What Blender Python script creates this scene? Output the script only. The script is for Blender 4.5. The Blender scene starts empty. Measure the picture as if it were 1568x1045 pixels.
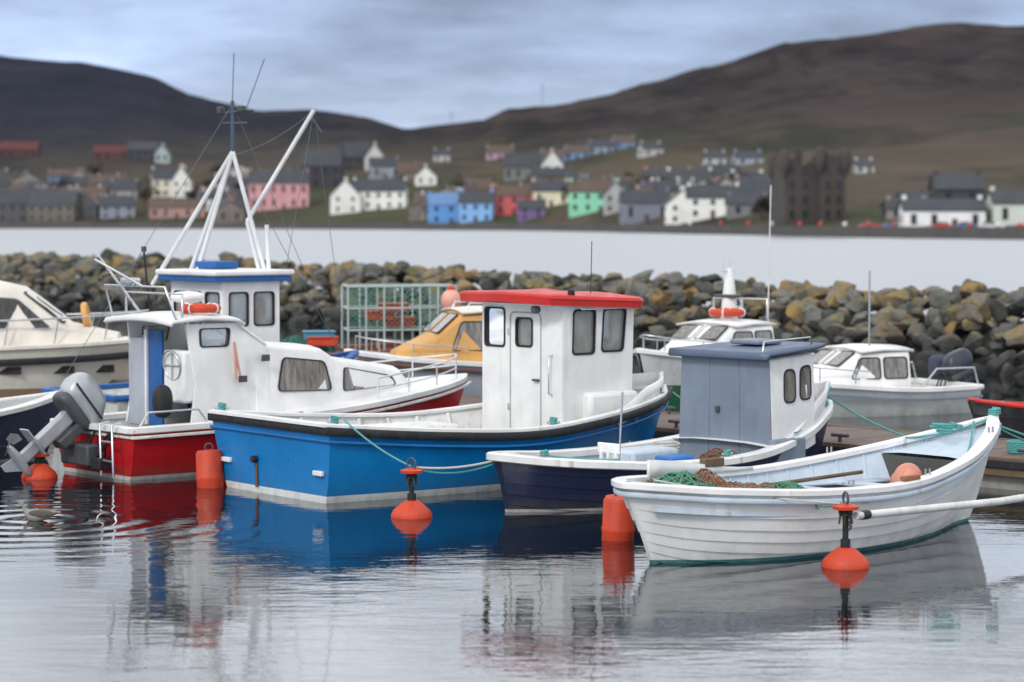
import bpy, bmesh, math, random
import numpy as np
from mathutils import Vector, Matrix, noise
from mathutils.geometry import tessellate_polygon
random.seed(7); np.random.seed(7)
S=bpy.context.scene
S.view_settings.view_transform='Standard'; S.view_settings.look='None'; S.view_settings.exposure=0; S.view_settings.gamma=1
COL=S.collection
R=math.radians
# ------------------------------------------------------------------ materials
MC={}
def _m(name):
    m=bpy.data.materials.new(name); m.use_nodes=True
    nt=m.node_tree; b=nt.nodes['Principled BSDF']
    return m,nt,b
def N(nt,t,**k):
    n=nt.nodes.new(t)
    for a,v in k.items(): setattr(n,a,v)
    return n
def mixc(nt,fac,a,b,blend='MIX'):
    n=N(nt,'ShaderNodeMix',data_type='RGBA',blend_type=blend)
    for i,v in ((0,fac),(6,a),(7,b)):
        if isinstance(v,bpy.types.NodeSocket): nt.links.new(v,n.inputs[i])
        else: n.inputs[i].default_value=v if i==0 else (tuple(v)+(1,))[:4]
    return n.outputs[2]
def math_(nt,op,a,b=None,clamp=False):
    n=N(nt,'ShaderNodeMath',operation=op); n.use_clamp=clamp
    for i,v in enumerate((a,b)):
        if v is None: continue
        if isinstance(v,bpy.types.NodeSocket): nt.links.new(v,n.inputs[i])
        else: n.inputs[i].default_value=v
    return n.outputs[0]
def mrange(nt,v,a,b,c=0.,d=1.):
    n=N(nt,'ShaderNodeMapRange'); nt.links.new(v,n.inputs[0])
    for i,x in enumerate((a,b,c,d)): n.inputs[i+1].default_value=x
    return n.outputs[0]
def noise_(nt,scale,detail=4,stretch=(1,1,1),rough=.55,coord='Object'):
    tc=N(nt,'ShaderNodeTexCoord'); mp=N(nt,'ShaderNodeMapping'); mp.inputs['Scale'].default_value=stretch
    nt.links.new(tc.outputs[coord],mp.inputs[0])
    n=N(nt,'ShaderNodeTexNoise'); n.inputs['Scale'].default_value=scale; n.inputs['Detail'].default_value=detail
    n.inputs['Roughness'].default_value=rough
    nt.links.new(mp.outputs[0],n.inputs['Vector']); return n.outputs['Fac']
def paint(name,col,rough=.38,dirt=.35,dirtcol=(.16,.12,.08),bands=(),metal=0,scale=3,bump=.15,seams=0,algae=0,rust=0):
    if name in MC: return MC[name]
    m,nt,b=_m(name); L=nt.links
    c=None
    tone=noise_(nt,scale*.6,3)
    c=mixc(nt,mrange(nt,tone,.3,.7),tuple(x*.84 for x in col),tuple(min(1,x*1.06) for x in col))
    if bands or algae or seams:
        tc=N(nt,'ShaderNodeTexCoord'); sp=N(nt,'ShaderNodeSeparateXYZ'); L.new(tc.outputs['Object'],sp.inputs[0]); z=sp.outputs[2]
        for zz,bc in bands:
            c=mixc(nt,math_(nt,'LESS_THAN',z,zz),c,bc)
    streak=noise_(nt,scale*2.2,6,(1,1,.2),.65)
    f=math_(nt,'MULTIPLY',mrange(nt,streak,.50,.76),dirt)
    c=mixc(nt,f,c,dirtcol)
    if rust:
        rn=noise_(nt,9,4,(1,1,.08),.5); rm=noise_(nt,1.7,3)
        c=mixc(nt,math_(nt,'MULTIPLY',math_(nt,'MULTIPLY',mrange(nt,rn,.62,.72),mrange(nt,rm,.5,.62)),rust),c,(.28,.15,.07))
    if algae:
        an=noise_(nt,6,5,(1,1,.6))
        zf=mrange(nt,z,.02,.22,1,0)
        c=mixc(nt,math_(nt,'MULTIPLY',math_(nt,'MULTIPLY',zf,mrange(nt,an,.3,.7)),algae),c,(.12,.11,.06))
    L.new(c,b.inputs['Base Color'])
    fine=noise_(nt,40,3)
    L.new(mrange(nt,noise_(nt,5,4),.3,.7,rough*.8,min(1,rough*1.35)),b.inputs['Roughness'])
    b.inputs['Metallic'].default_value=metal
    h=fine
    bp=N(nt,'ShaderNodeBump'); bp.inputs['Strength'].default_value=bump; bp.inputs['Distance'].default_value=.004
    if seams:
        w=math_(nt,'FRACT',math_(nt,'MULTIPLY',z,seams))
        h=math_(nt,'ADD',math_(nt,'MULTIPLY',fine,.2),math_(nt,'MULTIPLY',math_(nt,'GREATER_THAN',w,.1),2.5))
    L.new(h,bp.inputs['Height']); L.new(bp.outputs[0],b.inputs['Normal'])
    MC[name]=m; return m
def glass_mat():
    m,nt,b=_m('window_glass'); nt.nodes.remove(b)
    o=nt.nodes['Material Output']
    t=N(nt,'ShaderNodeBsdfTransparent'); t.inputs[0].default_value=(.75,.77,.75,1)
    d=N(nt,'ShaderNodeBsdfDiffuse'); nt.links.new(mixc(nt,mrange(nt,noise_(nt,4,5,(1,1,.5)),.35,.7),(.40,.42,.39),(.62,.63,.58)),d.inputs[0])
    m0=N(nt,'ShaderNodeMixShader'); m0.inputs[0].default_value=.42; nt.links.new(t.outputs[0],m0.inputs[1]); nt.links.new(d.outputs[0],m0.inputs[2])
    g=N(nt,'ShaderNodeBsdfGlossy'); g.inputs['Roughness'].default_value=.06; g.inputs[0].default_value=(.9,.92,.95,1)
    fr=N(nt,'ShaderNodeFresnel'); fr.inputs[0].default_value=1.7
    mx=N(nt,'ShaderNodeMixShader'); nt.links.new(fr.outputs[0],mx.inputs[0]); nt.links.new(m0.outputs[0],mx.inputs[1]); nt.links.new(g.outputs[0],mx.inputs[2])
    nt.links.new(mx.outputs[0],o.inputs[0]); return m
def pane_mat(name,col):
    m,nt,b=_m(name)
    n=noise_(nt,5,3,(3,3,.6))
    c=mixc(nt,mrange(nt,n,.35,.65),tuple(x*.45 for x in col),col)
    nt.links.new(c,b.inputs['Base Color']); b.inputs['Roughness'].default_value=.08; b.inputs['IOR'].default_value=1.6
    return m
GLASS=glass_mat()
PANE=pane_mat('curtained_pane',(.27,.25,.23)); PANED=pane_mat('dark_pane',(.06,.055,.05))
WHITE=paint('white_gelcoat',(.82,.82,.81),.35,.28,(.50,.46,.40),rust=.5)
WHITE2=paint('worn_white_paint',(.75,.75,.73),.5,.6,(.38,.32,.24),scale=4,rust=.9)
CREAM=paint('cream_gelcoat',(.75,.70,.61),.35,.25,(.4,.33,.25))
GREYP=paint('grey_paint',(.19,.235,.30),.5,.35,(.12,.14,.17),rust=.3)
NAVYT=paint('navy_trim',(.03,.05,.09),.5,.3)
BLUET=paint('blue_trim',(.005,.10,.34),.5,.25)
RED=paint('red_paint',(.58,.022,.018),.42,.3,(.28,.05,.03))
ORANGE=paint('orange_plastic',(.62,.055,.016),.55,.6,(.20,.06,.03),scale=5)
RUBBER=paint('black_rubber',(.014,.014,.016),.6,.35,(.08,.08,.07))
STEEL=paint('stainless_steel',(.62,.63,.65),.25,.15,metal=.9)
ALU=paint('mast_white',(.72,.73,.74),.4,.3)
SILVER=paint('silver_cowl',(.46,.48,.50),.3,.3,(.2,.2,.2),metal=.35)
DGREY=paint('dark_grey_metal',(.06,.07,.08),.5,.4)
DECK=paint('deck_grey',(.32,.33,.33),.7,.5,(.14,.12,.10))
PALEBL=paint('pale_blue_grey',(.54,.63,.72),.5,.35,(.3,.28,.25),rust=.4)
WOOD=paint('old_wood',(.15,.10,.06),.75,.5,(.05,.04,.03))
TEAL=paint('teal_rope',(.09,.34,.33),.8,.4,(.2,.2,.15))
ROPE=paint('pale_rope',(.52,.52,.47),.85,.4,(.25,.22,.15))
GREENN=paint('green_net',(.03,.15,.11),.8,.4,(.08,.09,.07))
PINK=paint('pink_buoy',(.66,.26,.18),.5,.5)
YELLOW=paint('yellow_paint',(.68,.36,.10),.45,.35)
BROWN=paint('brown_hull',(.14,.05,.035),.5,.4)
INNER=paint('bilge_grey',(.08,.08,.075),.7,.6,(.04,.03,.03))
# ------------------------------------------------------------------ mesh helpers
def empty(name,loc=(0,0,0),rz=0,parent=None):
    e=bpy.data.objects.new(name,None); e.empty_display_size=.3; COL.objects.link(e); e.location=loc; e.rotation_euler=(0,0,rz); e.parent=parent; return e
def mobj(name,verts,faces,mat,parent=None,smooth=30,bevel=0,seg=2):
    me=bpy.data.meshes.new(name); me.from_pydata([tuple(v) for v in verts],[],[tuple(f) for f in faces]); me.update()
    bm=bmesh.new(); bm.from_mesh(me); bmesh.ops.recalc_face_normals(bm,faces=bm.faces); bm.to_mesh(me); bm.free()
    me.materials.append(mat)
    if smooth:
        me.polygons.foreach_set('use_smooth',[True]*len(me.polygons)); me.set_sharp_from_angle(angle=R(smooth))
    o=bpy.data.objects.new(name,me); COL.objects.link(o); o.parent=parent
    if bevel:
        b=o.modifiers.new('bevel','BEVEL'); b.width=bevel; b.segments=seg; b.limit_method='ANGLE'; b.angle_limit=R(35)
    return o
def box(name,c,s,mat,parent=None,bevel=.01,rz=0,taper=1.,M=None):
    v=[]
    for z in (-1,1):
        k=1 if z<0 else taper
        for x,y in ((-1,-1),(1,-1),(1,1),(-1,1)):
            p=Vector((x*s[0]/2*k,y*s[1]/2*k,z*s[2]/2)); p.rotate(Matrix.Rotation(rz,3,'Z')); 
            p=p+Vector(c)
            if M: p=M@p
            v.append(p)
    f=[(0,3,2,1),(4,5,6,7),(0,1,5,4),(1,2,6,5),(2,3,7,6),(3,0,4,7)]
    return mobj(name,v,f,mat,parent,30,bevel)
def tube(name,pts,r,mat,parent=None,closed=False,multi=None,smooth=False):
    cu=bpy.data.curves.new(name,'CURVE'); cu.dimensions='3D'; cu.bevel_depth=r; cu.bevel_resolution=2; cu.use_fill_caps=True
    for ps in (multi or [pts]):
        sp=cu.splines.new('POLY'); sp.points.add(len(ps)-1)
        for i,p in enumerate(ps): sp.points[i].co=(p[0],p[1],p[2],1)
        sp.use_cyclic_u=closed; sp.use_smooth=True
    cu.materials.append(mat)
    o=bpy.data.objects.new(name,cu); COL.objects.link(o); o.parent=parent; return o
def sag(a,b,s,n=14):
    a=Vector(a);b=Vector(b); return [a.lerp(b,i/n)-Vector((0,0,s*4*(i/n)*(1-i/n))) for i in range(n+1)]
def sew(rings,closed=True,caps=True):
    n=len(rings[0]); v=[p for r in rings for p in r]; f=[]
    for i in range(len(rings)-1):
        for j in range(n if closed else n-1):
            a=i*n+j;b=i*n+(j+1)%n; f.append((a,b,b+n,a+n))
    if caps: f.append(tuple(range(n))[::-1]); f.append(tuple(range((len(rings)-1)*n,len(rings)*n)))
    return v,f
def sweep(name,path,w,h,mat,parent,closed=False,smooth=50):
    P=[Vector(p) for p in path]; n=len(P); rings=[]
    for i,p in enumerate(P):
        a=P[(i-1)%n] if (closed or i>0) else p; b=P[(i+1)%n] if (closed or i<n-1) else p
        t=(b-a); t.z=0
        if t.length<1e-6: t=Vector((1,0,0))
        t.normalize(); q=Vector((-t.y,t.x,0))
        k=.3
        sec=[(-w/2,-h/2*(1-k)),(-w/2,h/2*(1-k)),(-w/2*(1-k),h/2),(w/2*(1-k),h/2),(w/2,h/2*(1-k)),(w/2,-h/2*(1-k)),(w/2*(1-k),-h/2),(-w/2*(1-k),-h/2)]
        rings.append([p+q*x+Vector((0,0,z)) for x,z in sec])
    if closed: rings.append(rings[0])
    v,f=sew(rings,True,not closed)
    return mobj(name,v,f,mat,parent,smooth)
def blob(name,c,r,mat,parent=None,e=1.,M=None,nu=20,nv=12,squash=None):
    sg=lambda x,p: math.copysign(abs(x)**p,x)
    rings=[]
    for i in range(nv+1):
        a=-math.pi/2+math.pi*i/nv*.999+.0005
        ring=[]
        for j in range(nu):
            b=2*math.pi*j/nu
            p=Vector((r[0]*sg(math.cos(a),e)*sg(math.cos(b),e),r[1]*sg(math.cos(a),e)*sg(math.sin(b),e),r[2]*sg(math.sin(a),e)))
            if squash: p=squash(p)
            p=p+Vector(c)
            if M: p=M@p
            ring.append(p)
        rings.append(ring)
    v,f=sew(rings); return mobj(name,v,f,mat,parent,50)
def lathe(name,prof,mat,parent=None,c=(0,0,0),n=28,M=None):
    rings=[]
    for r,z in prof:
        rr=[Vector((r*math.cos(2*math.pi*j/n),r*math.sin(2*math.pi*j/n),z))+Vector(c) for j in range(n)]
        if M: rr=[M@p for p in rr]
        rings.append(rr)
    v,f=sew(rings); return mobj(name,v,f,mat,parent,40)
def torus(name,c,R0,r,mat,parent,M=None,n=28,k=10):
    M=M or Matrix.Identity(4); v=[];f=[]
    for i in range(n):
        a=2*math.pi*i/n
        for j in range(k):
            b=2*math.pi*j/k
            v.append(M@Vector(((R0+r*math.cos(b))*math.cos(a),(R0+r*math.cos(b))*math.sin(a),r*math.sin(b)))+Vector(c))
            f.append((i*k+j,((i+1)%n)*k+j,((i+1)%n)*k+(j+1)%k,i*k+(j+1)%k))
    return mobj(name,v,f,mat,parent,60)
def rpoly(pts,r,n=4):
    out=[]; m=len(pts)
    for i in range(m):
        p=Vector(pts[i]); a=Vector(pts[i-1])-p; b=Vector(pts[(i+1)%m])-p
        a=p+a.normalized()*min(r,a.length*.45); b=p+b.normalized()*min(r,b.length*.45)
        for k in range(n+1):
            t=k/n; out.append(a*(1-t)**2+p*2*t*(1-t)+b*t*t)
    return out
def grow(poly,d):
    c=sum(poly,Vector((0,)*len(poly[0])))/len(poly); return [p+(p-c).normalized()*d for p in poly]
def wall(parent,name,o,u,v,n,outline,holes,th,mat,frame=RUBBER,fw=.022,glass=GLASS,r=.06):
    o,u,v,n=map(Vector,(o,u,v,n)); u.normalize()
    to=lambda p,k=0: o+u*p[0]+v*p[1]+n*k
    loops=[[Vector(p) for p in outline]]+[rpoly(h,r) for h in holes]
    tris=tessellate_polygon([[Vector((p[0],p[1],0)) for p in l] for l in loops])
    flat=[p for l in loops for p in l]; m=len(flat)
    V=[to(p) for p in flat]+[to(p,-th) for p in flat]; F=[tuple(t) for t in tris]+[tuple(i+m for i in t)[::-1] for t in tris]
    k=0
    for l in loops:
        for i in range(len(l)):
            a=k+i;b=k+(i+1)%len(l); F.append((a,b,b+m,a+m))
        k+=len(l)
    mobj(name,V,F,mat,parent,25)
    for i,l in enumerate(loops[1:]):
        gi=grow(l,-.008); go=grow(l,fw); q=len(l)
        V=[to(p,.012) for p in go]+[to(p,.014) for p in gi]+[to(p,-th-.006) for p in gi]+[to(p,-.001) for p in go]
        F=[]
        for a in range(q):
            b=(a+1)%q; F+= [(a,b,b+q,a+q),(a+q,b+q,b+2*q,a+2*q),(a+3*q,b+3*q,b,a)]
        mobj(name+'_frame_%d'%(i+1),V,F,frame,parent,40)
        g=grow(l,.004)
        mobj(name+'_glass_%d'%(i+1),[to(p,-th*.5) for p in g],[tuple(range(q))],glass,parent,0)
# ------------------------------------------------------------------ hull & cabin classes
def sstep(a,b,x):
    t=min(1,max(0,(x-a)/(b-a))); return t*t*(3-2*t)
class Hull:
    def __init__(s,parent,L,tab,rake=.4,srake=.1,rexp=.9):
        s.p=parent;s.L=L;s.t=np.array(tab,float);s.rake=rake;s.sr=srake;s.rexp=rexp;s.zb=s.t[-1,2]
    def row(s,f):
        T=s.t; i=int(min(max(np.searchsorted(T[:,0],f)-1,0),len(T)-2))
        x0,x1=T[i,0],T[i+1,0]; h=x1-x0; u=(f-x0)/h
        def sl(k):
            if k==0: return (T[1,1:]-T[0,1:])/(T[1,0]-T[0,0])
            if k==len(T)-1: return (T[-1,1:]-T[-2,1:])/(T[-1,0]-T[-2,0])
            return (T[k+1,1:]-T[k-1,1:])/(T[k+1,0]-T[k-1,0])
        a,b=T[i,1:],T[i+1,1:]; ma,mb=sl(i)*h,sl(i+1)*h
        r=(2*u**3-3*u**2+1)*a+(u**3-2*u**2+u)*ma+(-2*u**3+3*u**2)*b+(u**3-u**2)*mb
        r[0]=max(r[0],.012); r[2]=max(r[2],.08); return r
    def pt(s,f,z=None,side=-1,inset=0,dz=0,off=0):
        hb,zs,p,zk=s.row(f)
        if z is None: z=zs
        t=min(1,max(0,(z-zk)/(zs-zk))); y=max(hb*t**p-inset,0.003)+off*min(1,hb/.15)
        zz=max(z,0)
        x=f*s.L+s.rake*sstep(.55,1,f)*(zz/s.zb)**s.rexp-s.sr*(1-sstep(0,.3,f))*zz
        return Vector((x-inset*sstep(.93,1,f)*1.5,side*y,z+dz))
    def shell(s,mat,name='hull',nst=44,m=16,strakes=0):
        rings=[]
        if strakes:
            ts=[]
            for k in range(strakes):
                ts+= [((k/strakes)**1.25+1e-4,.020),(((k+1)/strakes)**1.25,0)]
        else: ts=[((j/m)**1.8,0) for j in range(m+1)]
        for i in range(nst+1):
            f=i/nst; f=f-.35*math.sin(2*math.pi*f)/(2*math.pi)
            hb,zs,p,zk=s.row(f)
            a=[s.pt(f,zk+(zs-zk)*t,-1,off=o) for t,o in ts]; b=[s.pt(f,zk+(zs-zk)*t,1,off=o) for t,o in ts]
            rings.append(a[::-1]+b)
        v,f=sew(rings,False,False); n=len(rings[0]); f.append(tuple(range(n)))
        return mobj(name,v,f,mat,s.p,28)
    def inner(s,mat,deckmat,zd=.3,th=.05,f0=0.0,f1=.97,nst=34):
        w=[]
        for i in range(nst+1):
            f=f0+.012+(f1-f0-.012)*i/nst
            w.append([s.pt(f,None,-1,th),s.pt(f,zd,-1,th),s.pt(f,zd,1,th),s.pt(f,None,1,th)])
        V=[];F=[]
        for q in w: V+=q
        for i in range(nst):
            a=i*4; F+=[(a,a+1,a+5,a+4),(a+2,a+3,a+7,a+6)]
        F+=[(0,1,2,3)]
        mobj('inner_sides',V,F,mat,s.p,30)
        mobj('deck',V,[(i*4+1,i*4+2,i*4+6,i*4+5) for i in range(nst)],deckmat,s.p,30)
    def top(s,mat,f0,f1,dz=0,th=0.0,name='foredeck',camber=.04,nst=14):
        r=[]
        for i in range(nst+1):
            f=f0+(f1-f0)*i/nst; a=s.pt(f,None,-1,th,dz);b=s.pt(f,None,1,th,dz); c=(a+b)/2; c.z+=camber*min(1,abs(a.y))
            r.append([a,c.lerp(a,.5)+Vector((0,0,camber*.3)),c,c.lerp(b,.5)+Vector((0,0,camber*.3)),b])
        v,f=sew(r,False,False); return mobj(name,v,f,mat,s.p,40)
    def rail(s,name,mat,w,h,inset=0,dz=0,n=34,f0=0,f1=1,closed=True,z=None):
        fs=[f0+(f1-f0)*i/n for i in range(n+1)]
        path=[s.pt(f,z,-1,inset,dz) for f in fs]
        if closed or f1==1: path+=[s.pt(f,z,1,inset,dz) for f in fs[::-1][1:]]
        return sweep(name,path,w,h,mat,s.p,closed)
class Cabin:
    def __init__(s,parent,name,st,mat,camber=.05,rr=.07):
        s.p=parent; s.st=st; s.n=name; rings=[]
        for x,zb,zt,wb,wt in st:
            def e(k): return (wb+(wt-wb)*k)
            h=zt-zb; k1=1-rr/max(h,.12)
            half=[(wb,zb),(e(k1),zb+h*k1),(wt-rr*.3,zt-rr*.3),(wt-rr,zt),(wt*.5,zt+camber*.75)]
            ring=[Vector((x,-y,z)) for y,z in half]+[Vector((x,0,zt+camber))]+[Vector((x,y,z)) for y,z in half[::-1]]
            rings.append(ring)
        v,f=sew(rings,False,False); n=len(rings[0])
        f.append(tuple(range(n))); f.append(tuple(range(len(v)-n,len(v)))[::-1])
        mobj(name,v,f,mat,parent,28,.012)
    def sp(s,x,z,side,off):
        st=s.st
        for a,b in zip(st,st[1:]):
            if a[0]<=x<=b[0] or b is st[-1]:
                t=min(1,max(0,(x-a[0])/(b[0]-a[0]+1e-9))); r=[a[i]+(b[i]-a[i])*t for i in range(5)]; break
        k=(z-r[1])/(r[2]-r[1]); return Vector((x,side*(r[3]+(r[4]-r[3])*k+off),z))
    def win(s,pts,side=-1,r=.08,glass=None,frame=RUBBER,fw=.025):
        l=rpoly(pts,r); o=grow(l,fw); q=len(l); f=lambda L,k:[s.sp(p[0],p[1],side,k) for p in L]
        V=f(o,0.0)+f(o,.014)+f(l,.014)+f(l,.004); F=[]
        for a in range(q):
            b=(a+1)%q
            for k in range(3): F.append((a+k*q,b+k*q,b+(k+1)*q,a+(k+1)*q))
        mobj(s.n+'_window_frame',V,F,frame,s.p,40)
        mobj(s.n+'_window',f(l,.006),[tuple(range(q))],glass or PANE,s.p,0)
    def fwin(s,i,pts,aft=False,glass=None,frame=RUBBER):
        a,b=s.st[i],s.st[i+1]
        def at(y,k,off):
            if aft: return Vector((a[0]-off,y,a[1]+(a[2]-a[1])*k))
            n=Vector((-(b[2]-a[2]),0,(b[0]-a[0]))).normalized()
            return Vector((a[0]+(b[0]-a[0])*k,y,a[2]+(b[2]-a[2])*k+.03))+n*off
        l=rpoly(pts,.05); o=grow(l,.03); q=len(l)
        V=[at(*p,0.) for p in o]+[at(*p,.02) for p in o]+[at(*p,.02) for p in l]; F=[]
        for c in range(q):
            d=(c+1)%q
            for k in range(2): F.append((c+k*q,d+k*q,d+(k+1)*q,c+(k+1)*q))
        mobj(s.n+'_end_frame',V,F,frame,s.p,40)
        mobj(s.n+'_end_pane',[at(*p,.012) for p in l],[tuple(range(q))],glass or PANED,s.p,0)
def outboard(parent,loc,tilt,sc,cowl,name='outboard'):
    M=Matrix.Translation(loc)@Matrix.Rotation(tilt,4,'Y')@Matrix.Scale(sc,4)
    def sq(p):
        k=1-.26*max(0,p.z/.24); return Vector((p.x*k-(.05*p.z/.24),p.y*k,p.z))
    blob(name+'_cowl',(-.05,0,.40),(.34,.20,.23),cowl,parent,.5,M,28,16,sq)
    mobj(name+'_cowl_stripe',[M@Vector(p) for p in ((-.36,-.206,.33),(.26,-.206,.33),(.26,-.206,.36),(-.36,-.206,.36))],[(0,1,2,3)],RUBBER,parent,0)
    blob(name+'_cowl_base',(-.03,0,.15),(.31,.18,.09),DGREY,parent,.5,M)
    box(name+'_midsection',(-.02,0,-.2),(.2,.13,.62),cowl,parent,.03,M=M)
    box(name+'_lower_leg',(-.03,0,-.62),(.17,.07,.36),cowl,parent,.025,M=M)
    box(name+'_cavitation_plate',(-.1,0,-.52),(.42,.22,.02),cowl,parent,.005,M=M)
    blob(name+'_gearcase',(-.04,0,-.82),(.26,.065,.065),cowl,parent,.9,M)
    v=[M@Vector(p) for p in ((.1,.008,-.86),(-.12,.008,-.86),(-.16,.008,-1.06),(-.06,.008,-1.06),(.1,-.008,-.86),(-.12,-.008,-.86),(-.16,-.008,-1.06),(-.06,-.008,-1.06))]
    mobj(name+'_skeg',v,[(0,1,2,3),(7,6,5,4),(0,4,5,1),(1,5,6,2),(2,6,7,3),(3,7,4,0)],cowl,parent,0)
    V=[];F=[]
    for b in range(3):
        A=Matrix.Rotation(b*2.094,4,'X')
        for y,z,x in ((.02,.04,0),(-.04,.05,.05),(-.09,.17,.06),(.0,.2,0),(.07,.15,-.05),(.05,.05,-.04)):
            V.append(M@(Vector((-.32+x,0,-.82))+A@Vector((0,y,z))))
        F.append(tuple(range(b*6,b*6+6)))
    mobj(name+'_propeller',V,F,DGREY,parent,0)
    box(name+'_clamp_bracket',(.17,0,-.08),(.14,.26,.4),DGREY,parent,.02,M=M)
    tube(name+'_hoses',None,.016,RUBBER,parent,multi=[[M@Vector((.2,.05*k,.15)),M@Vector((.42,.09*k,.22)),M@Vector((.62,.13*k,-.05))] for k in (-1,0,1.4)])
def lifebuoy(parent,c,r=.3,M=None,name='lifebuoy'):
    torus(name,c,r,r*.27,ORANGE,parent,M)
    for k in range(4):
        a=k*math.pi/2+.4; MM=(M or Matrix.Identity(4))
        p=MM@Vector((r*math.cos(a),r*math.sin(a),0))+Vector(c)
        torus(name+'_band_%d'%(k+1),p,r*.275,r*.05,WHITE,parent,MM@Matrix.Rotation(a,4,'Z')@Matrix.Rotation(R(90),4,'X'),16,8)
def net_pile(parent,c,rx,ry,h,mat,seed=1,n=40,r=.008):
    rd=random.Random(seed); ms=[]
    hh=lambda x,y: h*max(0,1-(x/rx)**2-(y/ry)**2)**.6*(.75+.4*noise.noise(Vector((x*6,y*6,seed))))
    for i in range(n):
        x=rd.uniform(-rx,rx)*.8;y=rd.uniform(-ry,ry)*.8;a=rd.uniform(0,6.3);l=[]
        for k in range(16):
            a+=rd.uniform(-.9,.9); x+=math.cos(a)*.05;y+=math.sin(a)*.05
            l.append((c[0]+x,c[1]+y,c[2]+hh(x,y)+rd.uniform(0,.03)))
        ms.append(l)
    g=[]; q=12
    for i in range(q+1):
        g.append([Vector((c[0]+(2*i/q-1)*rx,c[1]+(2*j/q-1)*ry,c[2]-.02+hh((2*i/q-1)*rx,(2*j/q-1)*ry)*.95)) for j in range(q+1)])
    v,f=sew(g,False,False); mobj('net_mound',v,f,mat,parent,60)
    tube('net_strands',None,r,mat,parent,multi=ms)
# ================================================================== BOATS
def blue_boat():
    e=empty('blue_fishing_boat',(-2.92,29.65,0),R(37.3))
    H=Hull(e,5.95,[(0,1.38,.93,.14,-.35),(.25,1.5,.80,.16,-.4),(.5,1.5,.74,.22,-.45),(.72,1.25,.84,.38,-.45),(.88,.78,.97,.62,-.4),(1,.03,1.06,.95,-.3)],.42,.1)
    HM=paint('blue_hull_paint',(.001,.19,.50),.32,.35,(.002,.12,.34),bands=((.085,(.76,.78,.76)),(.0,(.05,.03,.03))),algae=.35,rust=.2)
    H.shell(HM)
    H.inner(WHITE2,DECK,.34,.07)
    H.rail('rubbing_strake',RUBBER,.08,.10,-.02,-.045)
    H.rail('gunwale_cap',WHITE,.13,.05,.05,.022)
    H.rail('lower_strake',paint('blue_strake',(.001,.14,.42),.4,.2),.03,.035,-.005,-.17)
    for k,f in enumerate(np.linspace(.06,.6,8)):
        a=H.pt(f,None,1,.09,-.02); b=H.pt(f,.36,1,.09)
        tube('bulwark_rib_%d'%(k+1),[a,b],.03,WHITE2,e)
    z0,z1=.34,2.28; xa,xf=3.83,5.06; wa,wf=.87,.78
    wall(e,'aft_wall',(xa,wa,0),(0,-1,0),(0,0,1),(-1,0,0),[(0,z0),(2*wa,z0),(2*wa,z1),(0,z1)],
         [[(.07,1.70),(.50,1.70),(.50,2.20),(.07,2.20)],[(.76,1.72),(1.10,1.72),(1.10,2.08),(.76,2.08)]],.05,WHITE)
    ln=math.hypot(xf-xa,wa-wf)
    for sd,nm in ((-1,'starboard_wall'),(1,'port_wall')):
        wall(e,nm,(xa+.004,sd*(wa-.005),0),(xf-xa,-sd*(wa-wf),0),(0,0,1),(0,sd,0),[(0,z0),(ln,z0),(ln+.06,z1),(0,z1)],
         [[(.18,1.64),(.56,1.64),(.58,2.2),(.20,2.2)],[(.70,1.66),(1.08,1.66),(1.14,2.2),(.74,2.2)]],.05,WHITE)
    wall(e,'front_wall',(xf-.002,-wf+.006,0),(0,1,0),(.0,0,1),(1,0,0),[(0,z0),(2*wf-.012,z0),(2*wf-.012,z1),(0,z1)],
         [[(.12,1.66),(.68,1.66),(.68,2.18),(.12,2.18)],[(.88,1.66),(1.44,1.66),(1.44,2.18),(.88,2.18)]],.05,WHITE)
    dr=rpoly([(.24,.48),(-.42,.48),(-.42,2.16),(.24,2.16)],.09)
    tube('door_seal',[(xa-.004,p[0],p[1]) for p in dr],.010,paint('door_seal_grey',(.4,.41,.41),.6,.2),e,closed=True)
    box('door_handle',(xa-.03,-.34,1.28),(.04,.12,.03),DGREY,e,.006)
    box('door_hinge_top',(xa-.012,.26,1.9),(.02,.05,.09),STEEL,e,.004); box('door_hinge_low',(xa-.012,.26,.9),(.02,.05,.09),STEEL,e,.004)
    tube('grab_rails',None,.012,STEEL,e,multi=[[(xa-.0,-.66,1.1),(xa-.06,-.66,1.12),(xa-.06,-.66,1.6),(xa-.0,-.66,1.62)],[(4.1,-.86,2.3),(4.1,-.94,2.22),(4.9,-.86,2.22)]])
    OUT=[(xa-.34,-.98),(xa-.40,0),(xa-.34,.98),(xf+.05,.94),(xf+.28,.70),(xf+.34,0),(xf+.28,-.70),(xf+.05,-.94)]
    OUTS=rpoly(OUT,.14,3); rings=[]
    for z,k in ((2.255,-.05),(2.245,.0),(2.35,.014),(2.375,.0),(2.39,-.06),(2.415,-.35),(2.43,-.8)):
        rings.append([Vector((4.45+(p[0]-4.45)*(1+k),p[1]*(1+k),z-.045*(p[0]-4.4)*(1 if z<2.4 else .5)+.02*math.cos(p[1]*1.5))) for p in OUTS])
    v,f=sew(rings); mobj('roof',v,f,RED,e,30)
    r=[[Vector((4.45+(p[0]-4.45)*.955,p[1]*.955,z-.045*(p[0]-4.4))) for p in OUTS] for z in (2.238,2.252)]
    v,f=sew(r); mobj('roof_lining',v,f,WHITE,e,30)
    tube('roof_gutter',[(p[0],p[1]*1.008,2.335-.045*(p[0]-4.4)+.02*math.cos(p[1]*1.5)) for p in OUTS],.014,RED,e,closed=True)
    tube('roof_aerial',[(4.6,-.5,2.4),(4.62,-.5,3.1)],.006,RUBBER,e)
    blob('deck_light',(3.6,-.6,2.22),(.05,.07,.05),DGREY,e,.7)
    box('nav_light',(3.95,-.9,2.43),(.10,.05,.10),RUBBER,e,.02)
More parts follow.
